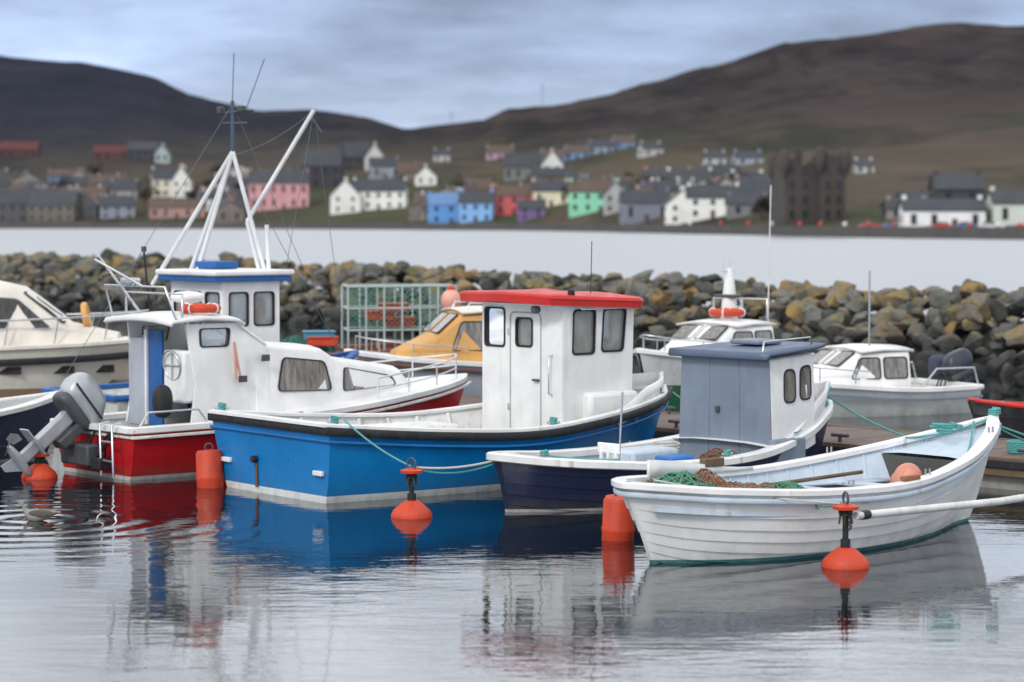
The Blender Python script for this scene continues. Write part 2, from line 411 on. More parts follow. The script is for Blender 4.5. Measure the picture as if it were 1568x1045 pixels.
    box('helm_console',(4.75,0,.9),(.4,1.2,1.1),WHITE2,e,.03)
    box('chart_shelf',(4.5,.45,1.45),(.3,.4,.12),NAVYT,e,.02)
    torus('helm_wheel',(4.45,-.25,1.5),.17,.015,RUBBER,e,Matrix.Rotation(R(70),4,'Y'))
    box('side_locker',(4.62,-.88,.92),(.85,.22,.42),WHITE,e,.06)
    H.top(WHITE2,.86,.985,-.06,.05,'foredeck')
    fs=[.74+.26*i/14 for i in range(15)]
    path=[H.pt(f,None,-1,.04,.17*sstep(.74,.86,f)) for f in fs]+[H.pt(f,None,1,.04,.17*sstep(.74,.86,f)) for f in fs[::-1][1:]]
    rings=[[p-Vector((0,0,.15)),p+Vector((0,0,.05))] for p in path]
    v,f=sew(rings,False,False); o=mobj('bow_bulwark',v,f,WHITE,e,40); m=o.modifiers.new('t','SOLIDIFY'); m.thickness=.05
    tx=-.06
    for k,(y,z) in enumerate(((1.05,.36),(-1.08,.36))):
        box('transom_plate_%d'%(k+1),(tx,y,z),(.05,.2,.06),WHITE,e,.01)
    tube('exhaust_outlet',[(.05,.35,.42),(-.12,.35,.42)],.045,RUBBER,e)
    box('exhaust_stain',(-.052,.35,.22),(.012,.05,.3),paint('rust',(.18,.07,.03),.8,.5),e,.003)
    for k,(f,s) in enumerate(((.02,-1),(.02,1),(.55,-1),(.9,1),(.9,-1))):
        p=H.pt(f,None,s,.08,.07); tube('cleat_%d'%(k+1),[p+Vector((-.1,0,0)),p+Vector((.1,0,0))],.016,STEEL,e); tube('cleat_post_%d'%(k+1),[p,p-Vector((0,0,.07))],.018,STEEL,e)
        tube('cleat_lashing_%d'%(k+1),[p+Vector((.05*math.cos(i*1.3),.04*math.sin(i*1.3),-.02+.005*i)) for i in range(18)],.012,TEAL,e)
    box('engine_box',(2.1,.1,.55),(1.1,.75,.42),WHITE2,e,.05)
    box('fish_box',(.7,.5,.47),(.7,.42,.26),paint('blue_box',(.03,.16,.36),.5,.3),e,.03)
blue_boat()

def red_boat():
    e=empty('red_cabin_boat',(-5.5,31.9,0),R(40.6))
    H=Hull(e,5.9,[(0,1.02,.66,.18,-.3),(.3,1.14,.7,.2,-.35),(.6,1.12,.8,.28,-.4),(.8,.82,.92,.5,-.4),(.92,.42,1.0,.75,-.35),(1,.03,1.05,.95,-.3)],.45,.08)
    HM=paint('red_hull_paint',(.47,.009,.014),.35,.3,(.25,.01,.015),bands=((.05,(.6,.6,.58)),(0.,(.04,.03,.03))),seams=7.5,algae=.4)
    H.shell(HM); H.inner(WHITE2,DECK,.3,.08)
    H.rail('gunwale',WHITE,.16,.09,.04,.0)
    H.rail('rubbing_strake',WHITE2,.05,.04,-.02,-.09)
    H.top(WHITE,.3,.985,.03,.02,'foredeck',.05,20)
    C=Cabin(e,'cuddy',[(2.0,.72,1.70,.84,.74),(3.2,.78,1.60,.80,.68),(3.5,.80,1.44,.76,.62),(4.8,.92,1.24,.5,.38),(5.05,.95,1.02,.4,.3)],WHITE,.05)
    for s in (-1,1):
        C.win([(2.38,1.06),(3.30,1.03),(3.2,1.42),(2.5,1.50)],s); C.win([(3.55,1.0),(4.62,1.03),(4.55,1.16),(3.62,1.32)],s,.06)
    for s,n in ((-1,'starboard'),(1,'port')):
        wall(e,'shelter_%s_side'%n,(.95,s*.86,0),(1,0,0),(0,-s*.06,1),(0,s,0),[(0,.62),(1.3,.62),(1.25,1.70),(.75,2.0),(-.02,2.0),(.1,1.2)],
             [[(.2,1.70),(.62,1.70),(.66,1.93),(.2,1.93)]],.04,WHITE,r=.05)
    v=[(x,y,z) for x,z in ((2.18,1.70),(1.72,2.0)) for y in (-.76,.76)]
    mobj('windscreen',[v[0],v[1],v[3],v[2]],[(0,1,2,3)],GLASS,e,0)
    tube('windscreen_frame',None,.022,WHITE,e,multi=[[v[0],v[2]],[v[1],v[3]],[v[0],v[1]],[v[2],v[3]],[(2.18,0,1.70),(1.72,0,2.0)]])
    r=[]
    for x,z in ((.62,2.0),(.66,2.06),(1.2,2.1),(1.7,2.07),(1.82,2.0)):
        r.append([Vector((x,y,z+.05*(1-(y/.8)**2))) for y in np.linspace(-.84,.84,9)])
    v,f=sew(r,False,False); o=mobj('shelter_roof',v,f,WHITE,e,50); m=o.modifiers.new('t','SOLIDIFY'); m.thickness=.045
    box('aft_bulkhead_port',(1.95,.5,1.2),(.05,.6,1.0),BLUET,e,.01)
    box('blue_door',(1.02,.14,1.25),(.04,.34,1.3),BLUET,e,.01)
    box('door_stile',(1.0,.34,1.25),(.06,.05,1.3),WHITE,e,.01)
    box('grey_locker',(1.1,.57,1.18),(.25,.42,1.2),paint('pale_grey_door',(.42,.46,.52),.5,.3),e,.02)
    torus('helm_wheel',(.86,-.5,1.45),.2,.016,STEEL,e,Matrix.Rotation(R(80),4,'Y'))
    tube('helm_spokes',None,.01,STEEL,e,multi=[[(.86,-.5,1.45),(.86,-.5+.19*math.cos(a),1.45+.19*math.sin(a))] for a in (0,1.57,3.14,4.71)])
    box('helm_pod',(.98,-.5,1.3),(.2,.5,.7),WHITE,e,.04)
    blob('black_fender',(.55,-.75,1.0),(.13,.13,.22),RUBBER,e,.8)
    for k,(x,z) in enumerate(((1.75,1.35),(2.12,1.62))): box('vent_grille_%d'%k,(x,-.862,z-.1),(.13,.03,.09),DGREY,e,.01)
    lifebuoy(e,(1.35,-.45,2.2),.22)
    blob('radome',(1.5,.1,2.33),(.22,.22,.08),WHITE,e,.8)
    tube('roof_frame',None,.018,STEEL,e,multi=[[(.75,-.8,2.05),(.6,-.75,2.5),(.6,.75,2.5),(.75,.8,2.05)],[(.6,-.2,2.5),(.3,.5,2.85)],[(.9,.3,2.1),(.35,.5,2.9)],[(.9,-.7,2.1),(.9,-.7,2.4),(.9,.7,2.4),(.9,.7,2.1)]])
    box('pilot_lamp',(.6,.1,2.56),(.16,.3,.1),STEEL,e,.03)
    top=[H.pt(f,None,s,.1,.34) for s,fs in ((-1,np.linspace(.66,.99,8)),(1,np.linspace(.99,.66,8))) for f in fs]
    base=[p-Vector((0,0,.33)) for p in top]
    tube('bow_rail',top,.014,ALU,e); tube('bow_rail_posts',None,.012,ALU,e,multi=[[top[i],base[i]] for i in range(0,16,2)]+[[top[i]-Vector((0,0,.16)) for i in range(16)]])
    outboard(e,(-.40,.12,.74),R(52),1.02,SILVER)
    tube('stern_ladder',None,.018,STEEL,e,multi=[[(-.08,-.75,.75),(-.22,-.75,.72),(-.2,-.75,.05)],[(-.08,-.45,.75),(-.22,-.45,.72),(-.2,-.45,.05)],[(-.2,-.75,.5),(-.2,-.45,.5)],[(-.2,-.75,.25),(-.2,-.45,.25)]])
    box('transom_bracket',(-.18,.05,.3),(.28,.7,.28),DGREY,e,.03)
    box('battery_tray',(-.16,-.35,.2),(.2,.3,.16),RUBBER,e,.02)
    tube('transom_hoses',None,.02,RUBBER,e,multi=[sag((-.1,-.2,.7),(-.3,.3,.5),.25),sag((-.1,-.6,.7),(-.3,.1,.4),.3),sag((-.1,-.5,.6),(-.25,.5,.35),.15)])
    tube('bulwark_grabrail',None,.016,STEEL,e,multi=[[H.pt(.02,None,-1,.05,.05),H.pt(.04,None,-1,.05,.22),H.pt(.16,None,-1,.05,.22),H.pt(.18,None,-1,.05,.05)]])
    tube('red_tab_fender',sag(H.pt(.28,None,-1,-.05,.02),H.pt(.42,None,-1,-.05,.02),.03),.05,paint('faded_red_fender',(.5,.16,.14),.6,.3),e)
    tube('hanging_rope',None,.018,paint('salmon_cloth',(.62,.33,.25),.9,.3),e,multi=[sag((1.6,-.88,1.75),(1.62,-.9,1.25),0.02),sag((1.6,-.88,1.75),(1.68,-.9,1.3),0.02)])
red_boat()

def navy_boat():
    e=empty('navy_workboat',(-.05,27.9,0),R(42))
    H=Hull(e,5.35,[(0,.05,.66,.7,-.2),(.05,.42,.62,.5,-.25),(.14,.78,.57,.35,-.3),(.32,.98,.5,.26,-.35),(.6,.98,.52,.28,-.35),(.8,.68,.68,.45,-.35),(.92,.33,.86,.7,-.3),(1,.03,.98,.95,-.25)],.35,.25)
    HM=paint('navy_hull_paint',(.006,.012,.048),.38,.25,(.02,.03,.06),bands=((.035,(.45,.45,.42)),(0.,(.03,.03,.03))),algae=.4)
    H.shell(HM,strakes=7); H.inner(PALEBL,DECK,.22,.06)
    H.rail('gunwale',WHITE,.17,.10,.03,-.005)
    H.top(WHITE2,.0,.16,-.02,.03,'stern_deck')
    H.top(WHITE,.66,.985,.03,.03,'foredeck')
    fs=[.7+.3*i/14 for i in range(15)]
    hh=lambda f:.26*sstep(.7,.88,f)
    path=[H.pt(f,None,-1,.05,0) for f in fs]+[H.pt(f,None,1,.05,0) for f in fs[::-1][1:]]
    ff=fs+fs[::-1][1:]
    v,f=sew([[p+Vector((0,0,0)),p+Vector((.04,(-.03 if p.y<0 else .03),.03+hh(q)))] for p,q in zip(path,ff)],False,False)
    o=mobj('bow_bulwark',v,f,WHITE,e,40); m=o.modifiers.new('t','SOLIDIFY'); m.thickness=.045
    C=Cabin(e,'wheelhouse',[(3.69,.4,1.66,.80,.74),(4.5,.5,1.70,.66,.62),(4.72,.55,1.70,.6,.55)],WHITE,.03,.04)
    for s in (-1,1):
        C.win([(3.98,1.12),(4.22,1.12),(4.22,1.5),(4.0,1.5)],s,.09); C.win([(4.34,1.14),(4.60,1.14),(4.60,1.54),(4.36,1.52)],s,.09)
    for k,(a,b) in enumerate(((-.80,-.27),(-.265,.265),(.27,.80))):
        t=.93
        mobj('aft_board_%d'%(k+1),[(3.68-q,y*(t if z>1 else 1),z) for q in (0,.02) for y,z in ((a,.3),(b,.3),(b,1.665),(a,1.665))],
             [(0,1,2,3),(4,5,6,7),(0,1,5,4),(1,2,6,5),(2,3,7,6),(3,0,4,7)],GREYP,e,20,.006)
    box('hatch_latch',(3.64,.1,1.0),(.03,.06,.08),DGREY,e,.005)
    box('lower_side_step',(3.95,-.78,.5),(.6,.14,.34),GREYP,e,.02)
    r=[[Vector((x,y,z)) for y in np.linspace(-w,w,7)] for x,z,w in ((3.52,1.66,.84),(3.56,1.73,.86),(4.6,1.78,.72),(4.9,1.80,.60))]
    v,f=sew(r,False,False); o=mobj('roof',v,f,paint('roof_slate_blue',(.10,.14,.22),.5,.3),e,40); m=o.modifiers.new('t','SOLIDIFY'); m.thickness=.045;m.offset=-.2
    box('roof_hatch',(4.35,.1,1.83),(.45,.5,.06),GREYP,e,.02)
    tube('roof_rail',[(3.6,-.7,1.75),(3.62,-.7,1.88),(4.6,-.6,1.9),(4.75,-.5,1.8)],.012,STEEL,e)
    box('white_rack',(1.05,-.6,.72),(.03,.36,.12),WHITE,e,.01); box('white_rack_post_a',(1.05,-.72,.62),(.05,.04,.3),WHITE,e,.01); box('white_rack_post_b',(1.05,-.6,.62),(.05,.04,.3),WHITE,e,.01); box('white_rack_post_c',(1.05,-.48,.62),(.05,.04,.3),WHITE,e,.01)
    tube('sounder_pole',[(1.35,-.45,.3),(1.42,-.45,1.35)],.013,STEEL,e)
    box('thwart',(1.3,0,.42),(.26,1.7,.05),WOOD,e,.01); box('engine_cover',(2.3,.1,.42),(.8,.5,.34),PALEBL,e,.04)
    box('blue_bin',(2.2,-.55,.46),(.40,.30,.2),paint('cobalt_bin',(.02,.16,.5),.5,.2),e,.03)
    net_pile(e,(3.2,-.35,.3),.3,.35,.3,paint('brown_net',(.2,.09,.06),.8,.4),4,30)
    tube('coiled_rope',[(3.0+.16*math.cos(i*.6),.35+.16*math.sin(i*.6),.42+.004*i) for i in range(50)],.014,ROPE,e)
    for k,f in enumerate((.06,.5,.95)):
        p=H.pt(f,None,-1,.05,.08); tube('cleat_%d'%k,[p+Vector((-.09,0,0)),p+Vector((.09,0,0))],.015,STEEL,e); tube('cleat_lash_%d'%k,[p+Vector((.05*math.cos(i*1.3),.04*math.sin(i*1.3),-.02+.004*i)) for i in range(16)],.012,TEAL,e)
    tube('deck_lines',None,.011,TEAL,e,multi=[sag(H.pt(.06,None,-1,.05,.07),H.pt(.2,None,-1,.1,.06),.02),sag(H.pt(.75,None,-1,.0,.1),H.pt(.98,None,-1,.0,.25),.12)])
navy_boat()

def white_boat():
    e=empty('white_clinker_boat',(1.38,23.73,0),R(42))
    H=Hull(e,5.05,[(0,.03,.80,.75,-.1),(.045,.40,.78,.5,-.2),(.12,.76,.74,.36,-.25),(.28,1.02,.68,.27,-.3),(.55,1.05,.67,.27,-.3),(.76,.78,.80,.4,-.3),(.9,.40,.98,.62,-.25),(1,.03,1.14,.9,-.2)],.5,.45,.8)
    HM=paint('white_hull_paint',(.82,.83,.82),.42,.22,(.50,.46,.38),bands=((.035,(.02,.17,.19)),(-.02,(.03,.05,.05))),algae=.3,rust=.15)
    H.shell(HM,strakes=9); H.inner(PALEBL,INNER,.10,.05)
    H.rail('gunwale',WHITE,.15,.07,.03,.0)
    H.rail('rubbing_band',PALEBL,.04,.05,-.018,-.085)
    H.rail('inner_stringer',PALEBL,.06,.05,.09,-.22,f0=.03,f1=.97,closed=False)
    H.top(PALEBL,.0,.13,-.05,.04,'stern_deck'); H.top(PALEBL,.80,.985,-.07,.04,'foredeck')
    a=H.pt(.8,None,-1,.05,-.08);b=H.pt(.8,None,1,.05,-.08)
    mobj('foredeck_bulkhead',[a,b,(b.x,b.y*.5,.1),(a.x,a.y*.5,.1)],[(0,1,2,3)],INNER,e,0)
    for s,n in ((-1,'starboard'),(1,'port')):
        g=[[H.pt(f,.50,s,.05),H.pt(f,.50,s,.05)-Vector((0,s*.2,0))] for f in np.linspace(.13,.8,16)]
        v,f=sew(g,False,False); o=mobj('side_bench_'+n,v,f,PALEBL,e,30); m=o.modifiers.new('t','SOLIDIFY'); m.thickness=.03
    for k,x in enumerate((1.45,2.8,3.6)):
        hb=H.row(x/5.05)[0]; box('thwart_%d'%(k+1),(x,0,.49),(.22,hb*2-.24,.04),PALEBL,e,.01)
    for k,f in enumerate(np.linspace(.1,.88,15)):
        for s in (-1,1):
            tube('rib_%d_%d'%(k,s+1),[H.pt(f,z,s,.06) for z in (.12,.3,.45,H.row(f)[1]-.02)],.014,PALEBL,e)
    box('engine_case',(2.1,0,.34),(.6,.42,.42),INNER,e,.04)
    g=[]
    for f in np.linspace(.17,.5,10):
        p=H.pt(f,None,1,.08,.02); k=.15*(1-sstep(.16,.52,f))+.03; g.append([p,p+Vector((0,0,k))])
    v,f=sew(g,False,False); o=mobj('port_coaming',v,f,WHITE,e,30); m=o.modifiers.new('t','SOLIDIFY'); m.thickness=.035
    box('rowlock_block_port',(1.9,.98,.80),(.3,.09,.09),WOOD,e,.01); box('rowlock_block_starboard',(2.75,-1.02,.73),(.26,.07,.05),paint('rusty_block',(.3,.12,.06),.8,.4),e,.01)
    tube('rowlock_pins',None,.013,WOOD,e,multi=[[(1.82,.98,.76),(1.82,.98,.92)],[(1.98,.98,.76),(1.98,.98,.92)]])
    GN=paint('bright_green_net',(.06,.24,.16),.8,.6,(.25,.2,.12))
    net_pile(e,(.72,.2,.66),.30,.40,.2,GN,1,60); net_pile(e,(1.55,-.35,.54),.40,.3,.18,GN,2,60)
    net_pile(e,(.80,.0,.70),.16,.2,.2,paint('rust_net',(.25,.12,.07),.8,.4),9,24)
    blob('pink_float',(3.8,-.15,.58),(.16,.16,.17),PINK,e,1); blob('pink_float_small',(4.0,.1,.5),(.13,.13,.14),PINK,e,1)
    tube('warp_lines',None,.012,TEAL,e,multi=[sag(H.pt(.8,None,-1,.1,.03),H.pt(.96,None,1,.1,.03),.05),sag(H.pt(.84,None,1,.1,.04),H.pt(.97,None,-1,.1,.03),.04),
        [(4.65+.12*math.cos(i*.7),.15*math.sin(i*.9),1.02+.003*i) for i in range(36)]])
    tube('oars',None,.022,WOOD,e,multi=[[(1.2,.2,.6),(3.8,.5,.6)]])
    box('stem_post',(5.53,0,1.13),(.1,.07,.22),WHITE,e,.02)
    tube('stem_lashing',[(5.53+.07*math.cos(i*.8),.06*math.sin(i*.8),1.17+.003*i) for i in range(26)],.013,TEAL,e)
    for k,(f,s) in enumerate(((.35,-1),(.6,-1),(.9,-1),(.7,1))):
        p=H.pt(f,None,s,.03,.05); tube('thole_%d'%k,None,.011,STEEL,e,multi=[[p,p+Vector((0,0,.06))],[p+Vector((.07,0,0)),p+Vector((.07,0,.06))]])
white_boat()

def far_fishing_boat():
    e=empty('mast_fishing_boat',(-6.45,36.4,0),R(40))
    H=Hull(e,4.7,[(0,1.1,.75,.2,-.3),(.4,1.2,.78,.2,-.35),(.75,.9,.95,.4,-.4),(1,.03,1.2,.9,-.3)],.4,.1)
    H.shell(paint('offwhite_hull',(.66,.66,.64),.4,.4,(.3,.25,.18),algae=.3)); H.inner(WHITE2,DECK,.45,.06); H.rail('gunwale',BLUET,.12,.09,.02,0)
    z0,z1=.45,2.5; xa,xf,w=2.0,3.05,.74
    hl=lambda a,b:[(a,1.75),(b,1.75),(b,2.25),(a,2.25)]
    wall(e,'aft_wall',(xa,w,0),(0,-1,0),(0,0,1),(-1,0,0),[(0,z0),(2*w,z0),(2*w,z1),(0,z1)],[hl(.1,.44),hl(.54,.88),hl(1.0,1.38)],.05,WHITE)
    for s,n in ((-1,'starboard_wall'),(1,'port_wall')):
        wall(e,n,(xa+.004,s*(w-.005),0),(1,0,0),(0,0,1),(0,s,0),[(0,z0),(xf-xa,z0),(xf-xa,z1),(0,z1)],[hl(.12,.46),hl(.58,.94)],.05,WHITE)
    wall(e,'front_wall',(xf-.003,-w+.006,0),(0,1,0),(0,0,1),(1,0,0),[(0,z0),(2*w-.012,z0),(2*w-.012,z1),(0,z1)],[hl(.1,.62),hl(.82,1.36)],.05,WHITE)
    box('roof',(2.52,0,2.56),(1.5,1.72,.09),WHITE,e,.03); box('roof_blue_band',(2.52,0,2.47),(1.42,1.66,.08),BLUET,e,.01)
    box('roof_box_blue',(2.5,.2,2.67),(.45,.6,.12),BLUET,e,.03)
    box('hung_oilskin',(2.85,-.5,1.9),(.12,.22,.55),ORANGE,e,.06); box('interior_console',(2.85,.1,1.2),(.25,1.1,.9),GREYP,e,.03)
    A=(2.72,.05,4.45)
    tube('mast_pole',[A,(2.72,.05,5.25)],.03,paint('mast_blue_grey',(.05,.09,.17),.5,.3),e)
    tube('mast_legs',None,.036,ALU,e,multi=[[A,(2.3,.62,2.6)],[A,(2.3,.42,2.6)],[A,(3.0,-.40,2.6)],[A,(1.75,.9,2.35)]])
    tube('gallows_boom',None,.035,ALU,e,multi=[[(3.0,-.25,2.6),(2.85,-.15,3.35)],[(2.85,-.15,3.35),(3.65,-.85,5.1)],[(3.05,-.45,2.6),(3.05,-.40,3.3)]])
    tube('crosstrees',None,.018,DGREY,e,multi=[[(2.57,.22,5.05),(2.92,-.23,5.1)],[(2.62,.17,4.9),(2.87,-.13,4.9)],[(3.6,-.78,5.05),(3.72,-.95,4.75)]])
    box('mast_lamp',(2.77,-.13,5.12),(.12,.12,.1),DGREY,e,.02); box('mast_lamp_low',(2.59,.19,5.1),(.1,.1,.12),DGREY,e,.02)
    tube('mast_aerials',None,.007,DGREY,e,multi=[[(2.72,.05,5.25),(2.72,.0,6.0)],[(2.87,-.13,5.15),(3.07,-.33,5.9)]])
    tube('rigging',None,.005,paint('grey_wire',(.12,.17,.17),.6,.3),e,multi=[sag((3.65,-.85,5.1),(2.72,.05,4.4),.1),sag((3.65,-.85,5.1),(3.2,-.7,2.6),.0),sag((2.72,.05,5.2),(.2,.9,1.0),.0),sag((2.72,.05,5.2),(4.7,0,1.3),0),sag((3.65,-.85,5.1),(4.8,-.1,1.3),.05),sag((2.72,.05,4.4),(4.7,0,1.3),0)])
    tube('whip_aerial',[(.9,-.6,1.0),(.75,-.5,2.9)],.015,RUBBER,e); lathe('aerial_tip',[(.001,0),(.04,0),(.04,.08),(.001,.08)],DGREY,e,(.75,-.5,2.9))
far_fishing_boat()

def cruiser():
    e=empty('motor_cruiser',(-14.2,44.6,0),R(3))
    H=Hull(e,7.0,[(0,1.25,.9,.16,-.4),(.5,1.35,1.0,.2,-.45),(.78,1.05,1.08,.38,-.45),(.92,.55,1.14,.65,-.4),(1,.03,1.2,.95,-.3)],.65,.1)
    H.shell(paint('cruiser_hull',(.72,.68,.59),.32,.2,(.4,.32,.22),bands=((.30,(.30,.19,.11)),(.14,(.40,.26,.16))))); H.rail('rubbing_band',paint('black_band',(.015,.015,.018),.3,.1),.03,.13,-.012,-.26); H.rail('gunwale',CREAM,.1,.08,.0,0)
    for k,x in enumerate((4.9,5.7,6.3)):
        a=H.pt(x/7,.62,-1,0); 
        box('hull_window_%d'%k,(a.x,a.y-.012,.64),(.5,.03,.14),PANED,e,.01)
    H.top(CREAM,.02,.985,.02,.02,'deck',.06,24)
    C=Cabin(e,'superstructure',[(1.5,.95,2.12,1.1,.9),(4.6,1.0,2.2,1.05,.85),(5.15,1.05,2.08,1.0,.75),(6.0,1.08,1.42,.85,.65),(6.9,1.12,1.22,.5,.4)],CREAM,.07)
    for s in (-1,1):
        C.win([(3.4,1.4),(4.5,1.4),(4.5,2.0),(3.4,2.0)],s,glass=PANED,frame=STEEL); C.win([(4.65,1.4),(5.75,1.4),(5.15,1.94),(4.65,1.98)],s,glass=PANED,frame=STEEL)
    C.fwin(2,[(-.62,.12),(-.05,.12),(-.05,.92),(-.62,.92)]); C.fwin(2,[(.05,.12),(.62,.12),(.62,.92),(.05,.92)])
    top=[H.pt(f,None,s,.08,.5) for s,fs in ((-1,np.linspace(.6,.99,9)),(1,np.linspace(.99,.6,9))) for f in fs]
    tube('pulpit_rail',top,.018,STEEL,e); tube('pulpit_posts',None,.014,STEEL,e,multi=[[top[i],top[i]-Vector((.08,0,.48))] for i in range(0,18,2)])
    torus('ring_buoy',(6.3,-.1,1.6),.2,.06,YELLOW,e,Matrix.Rotation(R(80),4,'Y'))
    tube('windscreen_wipers',None,.012,RUBBER,e,multi=[[(5.9,-.3,1.6),(5.4,-.15,1.95)]])
cruiser()
def small_navy():
    e=empty('navy_dinghy',(-10.6,31.3,0),R(38))
    H=Hull(e,5.0,[(0,1.0,.62,.18,-.3),(.5,1.1,.62,.22,-.3),(.8,.7,.75,.5,-.3),(1,.03,.9,.95,-.2)],.3)
    H.shell(paint('deep_navy_hull',(.006,.015,.07),.3,.15,bands=((.04,(.5,.5,.48)),))); H.inner(WHITE2,DECK,.25); H.rail('gunwale',WHITE2,.17,.08,.04,0); H.top(DECK,.55,.98,.0,.02)
    box('fish_box',(2.6,-.4,.72),(.5,.4,.2),GREYP,e,.02); net_pile(e,(3.2,-.1,.7),.35,.4,.2,GREENN,5,30)
    tube('rod_holder',None,.014,STEEL,e,multi=[[(2.0,-.9,.6),(2.0,-.9,1.0),(2.6,-.9,1.0),(2.6,-.9,.6)]])
small_navy()

def creel_boat():
    e=empty('creel_boat',(-5.2,45.6,0),R(10))
    H=Hull(e,4.8,[(0,1.1,.9,.2,-.4),(.5,1.2,.9,.22,-.4),(.8,.8,1.05,.45,-.4),(1,.03,1.25,.95,-.3)],.5)
    H.shell(BROWN); H.inner(paint('red_brown_inner',(.25,.09,.06),.6,.4),DECK,.55); H.rail('gunwale',paint('varnished_rail',(.22,.07,.04),.4,.3),.12,.08,.02,0)
    x0,x1,y0,y1,z0,z1=2.05,4.1,-.6,.5,1.3,2.12
    fr=[]
    for z in (z0,(z0+z1)/2,z1): fr.append([(x0,y0,z),(x1,y0,z),(x1,y1,z),(x0,y1,z),(x0,y0,z)])
    for x in np.linspace(x0,x1,7):
        for y in (y0,y1): fr.append([(x,y,z0-.4),(x,y,z1)])
    tube('cage_frame',None,.020,paint('galvanised_pipe',(.42,.50,.49),.5,.3),e,multi=fr)
    ms=[]
    for y in (y0,y1):
        for k in range(-8,22):
            for d in (1,-1):
                a=x0+k*.1; pts=[]
                for t in np.linspace(0,z1-z0,9):
                    x=a+d*t if d>0 else a+t*-1+.85
                    if x0<=x<=x1: pts.append((x,y,z0+t))
                if len(pts)>1: ms.append(pts)
    tube('cage_netting',None,.005,paint('thin_green_net',(.07,.22,.17),.8,.3),e,multi=ms)
    for k,(x,y,z,c) in enumerate(((2.7,-.1,1.55,ORANGE),(3.1,.1,1.42,ORANGE),(2.95,-.2,1.7,paint('fish_box_red',(.6,.08,.05),.5,.3)),(1.55,-.7,1.1,ORANGE),(1.5,-.6,1.2,paint('blue_crate',(.05,.25,.4),.5,.3)))):
        box('crate_%d'%k,(x,y,z),(.55,.4,.16),c,e,.02); box('crate_rim_%d'%k,(x,y,z+.085),(.6,.45,.03),c,e,.01)
    blob('pink_buoy',(4.0,-.65,1.85),(.2,.2,.22),paint('pale_pink_buoy',(.75,.36,.28),.5,.3),e,1); blob('buoy_cap',(4.0,-.65,2.08),(.07,.07,.07),ORANGE,e,1)
    net_pile(e,(1.2,0,.85),.7,.6,.35,GREENN,8,50,.012)
creel_boat()

def small_cabin_boat(name,loc,rz,hullm,cabm,roofm,L=4.2,zt=1.7,wt=.62,zs=.8,rub=None):
    e=empty(name,loc,rz)
    H=Hull(e,L,[(0,.95,zs,.2,-.3),(.4,1.02,zs,.22,-.3),(.75,.75,zs+.1,.45,-.35),(.92,.35,zs+.2,.7,-.3),(1,.03,zs+.26,.95,-.25)],.45,.08)
    H.shell(hullm); H.inner(WHITE2,DECK,.3); H.rail('gunwale',WHITE,.13,.09,.02,0); H.top(WHITE,.45,.985,.02,.02,'foredeck')
    if rub: H.rail('rubbing_strake',rub,.03,.05,-.012,-.16)
    C=Cabin(e,'cabin',[(L*.36,zs-.05,zt,.78,wt+.06),(L*.62,zs-.02,zt-.02,.72,wt),(L*.74,zs+.05,zt-.42*(zt-zs)/.9,.62,wt-.1),(L*.9,zs+.12,zs+.22,.35,.25)],cabm,.05)
    a=L*.36;b=L*.62; z0=zs+.3*(zt-zs);z1=zs+.82*(zt-zs)
    for s in (-1,1):
        C.win([(a+.08,z0),(a+.52,z0),(a+.52,z1),(a+.08,z1)],s,.06); C.win([(a+.62,z0),(b+.2,z0),(b+.02,z1),(a+.62,z1)],s,.06)
    C.fwin(1,[(-wt*.8,.12),(-.04,.12),(-.04,.88),(-wt*.8,.88)],glass=PANE); C.fwin(1,[(.04,.12),(wt*.8,.12),(wt*.8,.88),(.04,.88)],glass=PANE)
    r=[[Vector((x,y,z+.05*(1-(y/wt)**2))) for y in np.linspace(-wt-.06,wt+.06,7)] for x,z in ((L*.33,zt+.02),(L*.5,zt+.05),(L*.63,zt+.02))]
    v,f=sew(r,False,False); o=mobj('roof',v,f,roofm,e,50); m=o.modifiers.new('t','SOLIDIFY'); m.thickness=.04
    top=[H.pt(f,None,s,.08,.28) for s,fs in ((-1,np.linspace(.6,.98,7)),(1,np.linspace(.98,.6,7))) for f in fs]
    tube('pulpit',top,.012,STEEL,e); tube('pulpit_posts',None,.011,STEEL,e,multi=[[p,p-Vector((0,0,.27))] for p in top[::2]])
    return e,H
e,H=small_cabin_boat('yellow_cabin_boat',(1.3,44.0,0),R(198),paint('grey_blue_hull',(.38,.42,.48),.4,.3),YELLOW,CREAM,4.0,1.74)
box('helm_seat',(1.0,0,.7),(.4,.5,.7),WHITE2,e,.04)
tube('roof_rails',None,.018,STEEL,e,multi=[[(1.45,s*.5,1.8),(1.5,s*.5,1.9),(2.3,s*.45,1.9),(2.35,s*.45,1.8)] for s in (-1,1)])
H.rail('varnished_rub_rail',BROWN,.04,.06,-.015,-.12)
e,H=small_cabin_boat('green_cabin_boat',(5.15,45.0,0),R(228),paint('green_hull',(.62,.64,.62),.4,.3,bands=((.5,(.01,.14,.06)),)),WHITE,WHITE,4.0,1.50,zs=.86)
tube('roof_grabrail',[(1.5,-.6,1.6),(1.5,-.6,1.95),(1.5,.6,1.95),(1.5,.6,1.6)],.02,STEEL,e)
lifebuoy(e,(2.1,.15,1.72),.26)
lathe('fin_mast',[(.16,0),(.13,.4),(.07,.9),(.05,.95),(.001,.96)],WHITE,e,(1.7,-.1,1.55),14)
tube('aerials',None,.012,ALU,e,multi=[[(1.7,-.1,2.5),(1.7,-.1,2.95)],[(1.55,-.1,2.45),(1.9,-.1,2.45)],[(1.9,-.1,2.45),(1.9,-.1,2.7)],[(1.2,.4,1.5),(1.2,.45,4.0)]])
box('radar_scanner',(1.75,-.1,2.0),(.2,.5,.06),DGREY,e,.02)
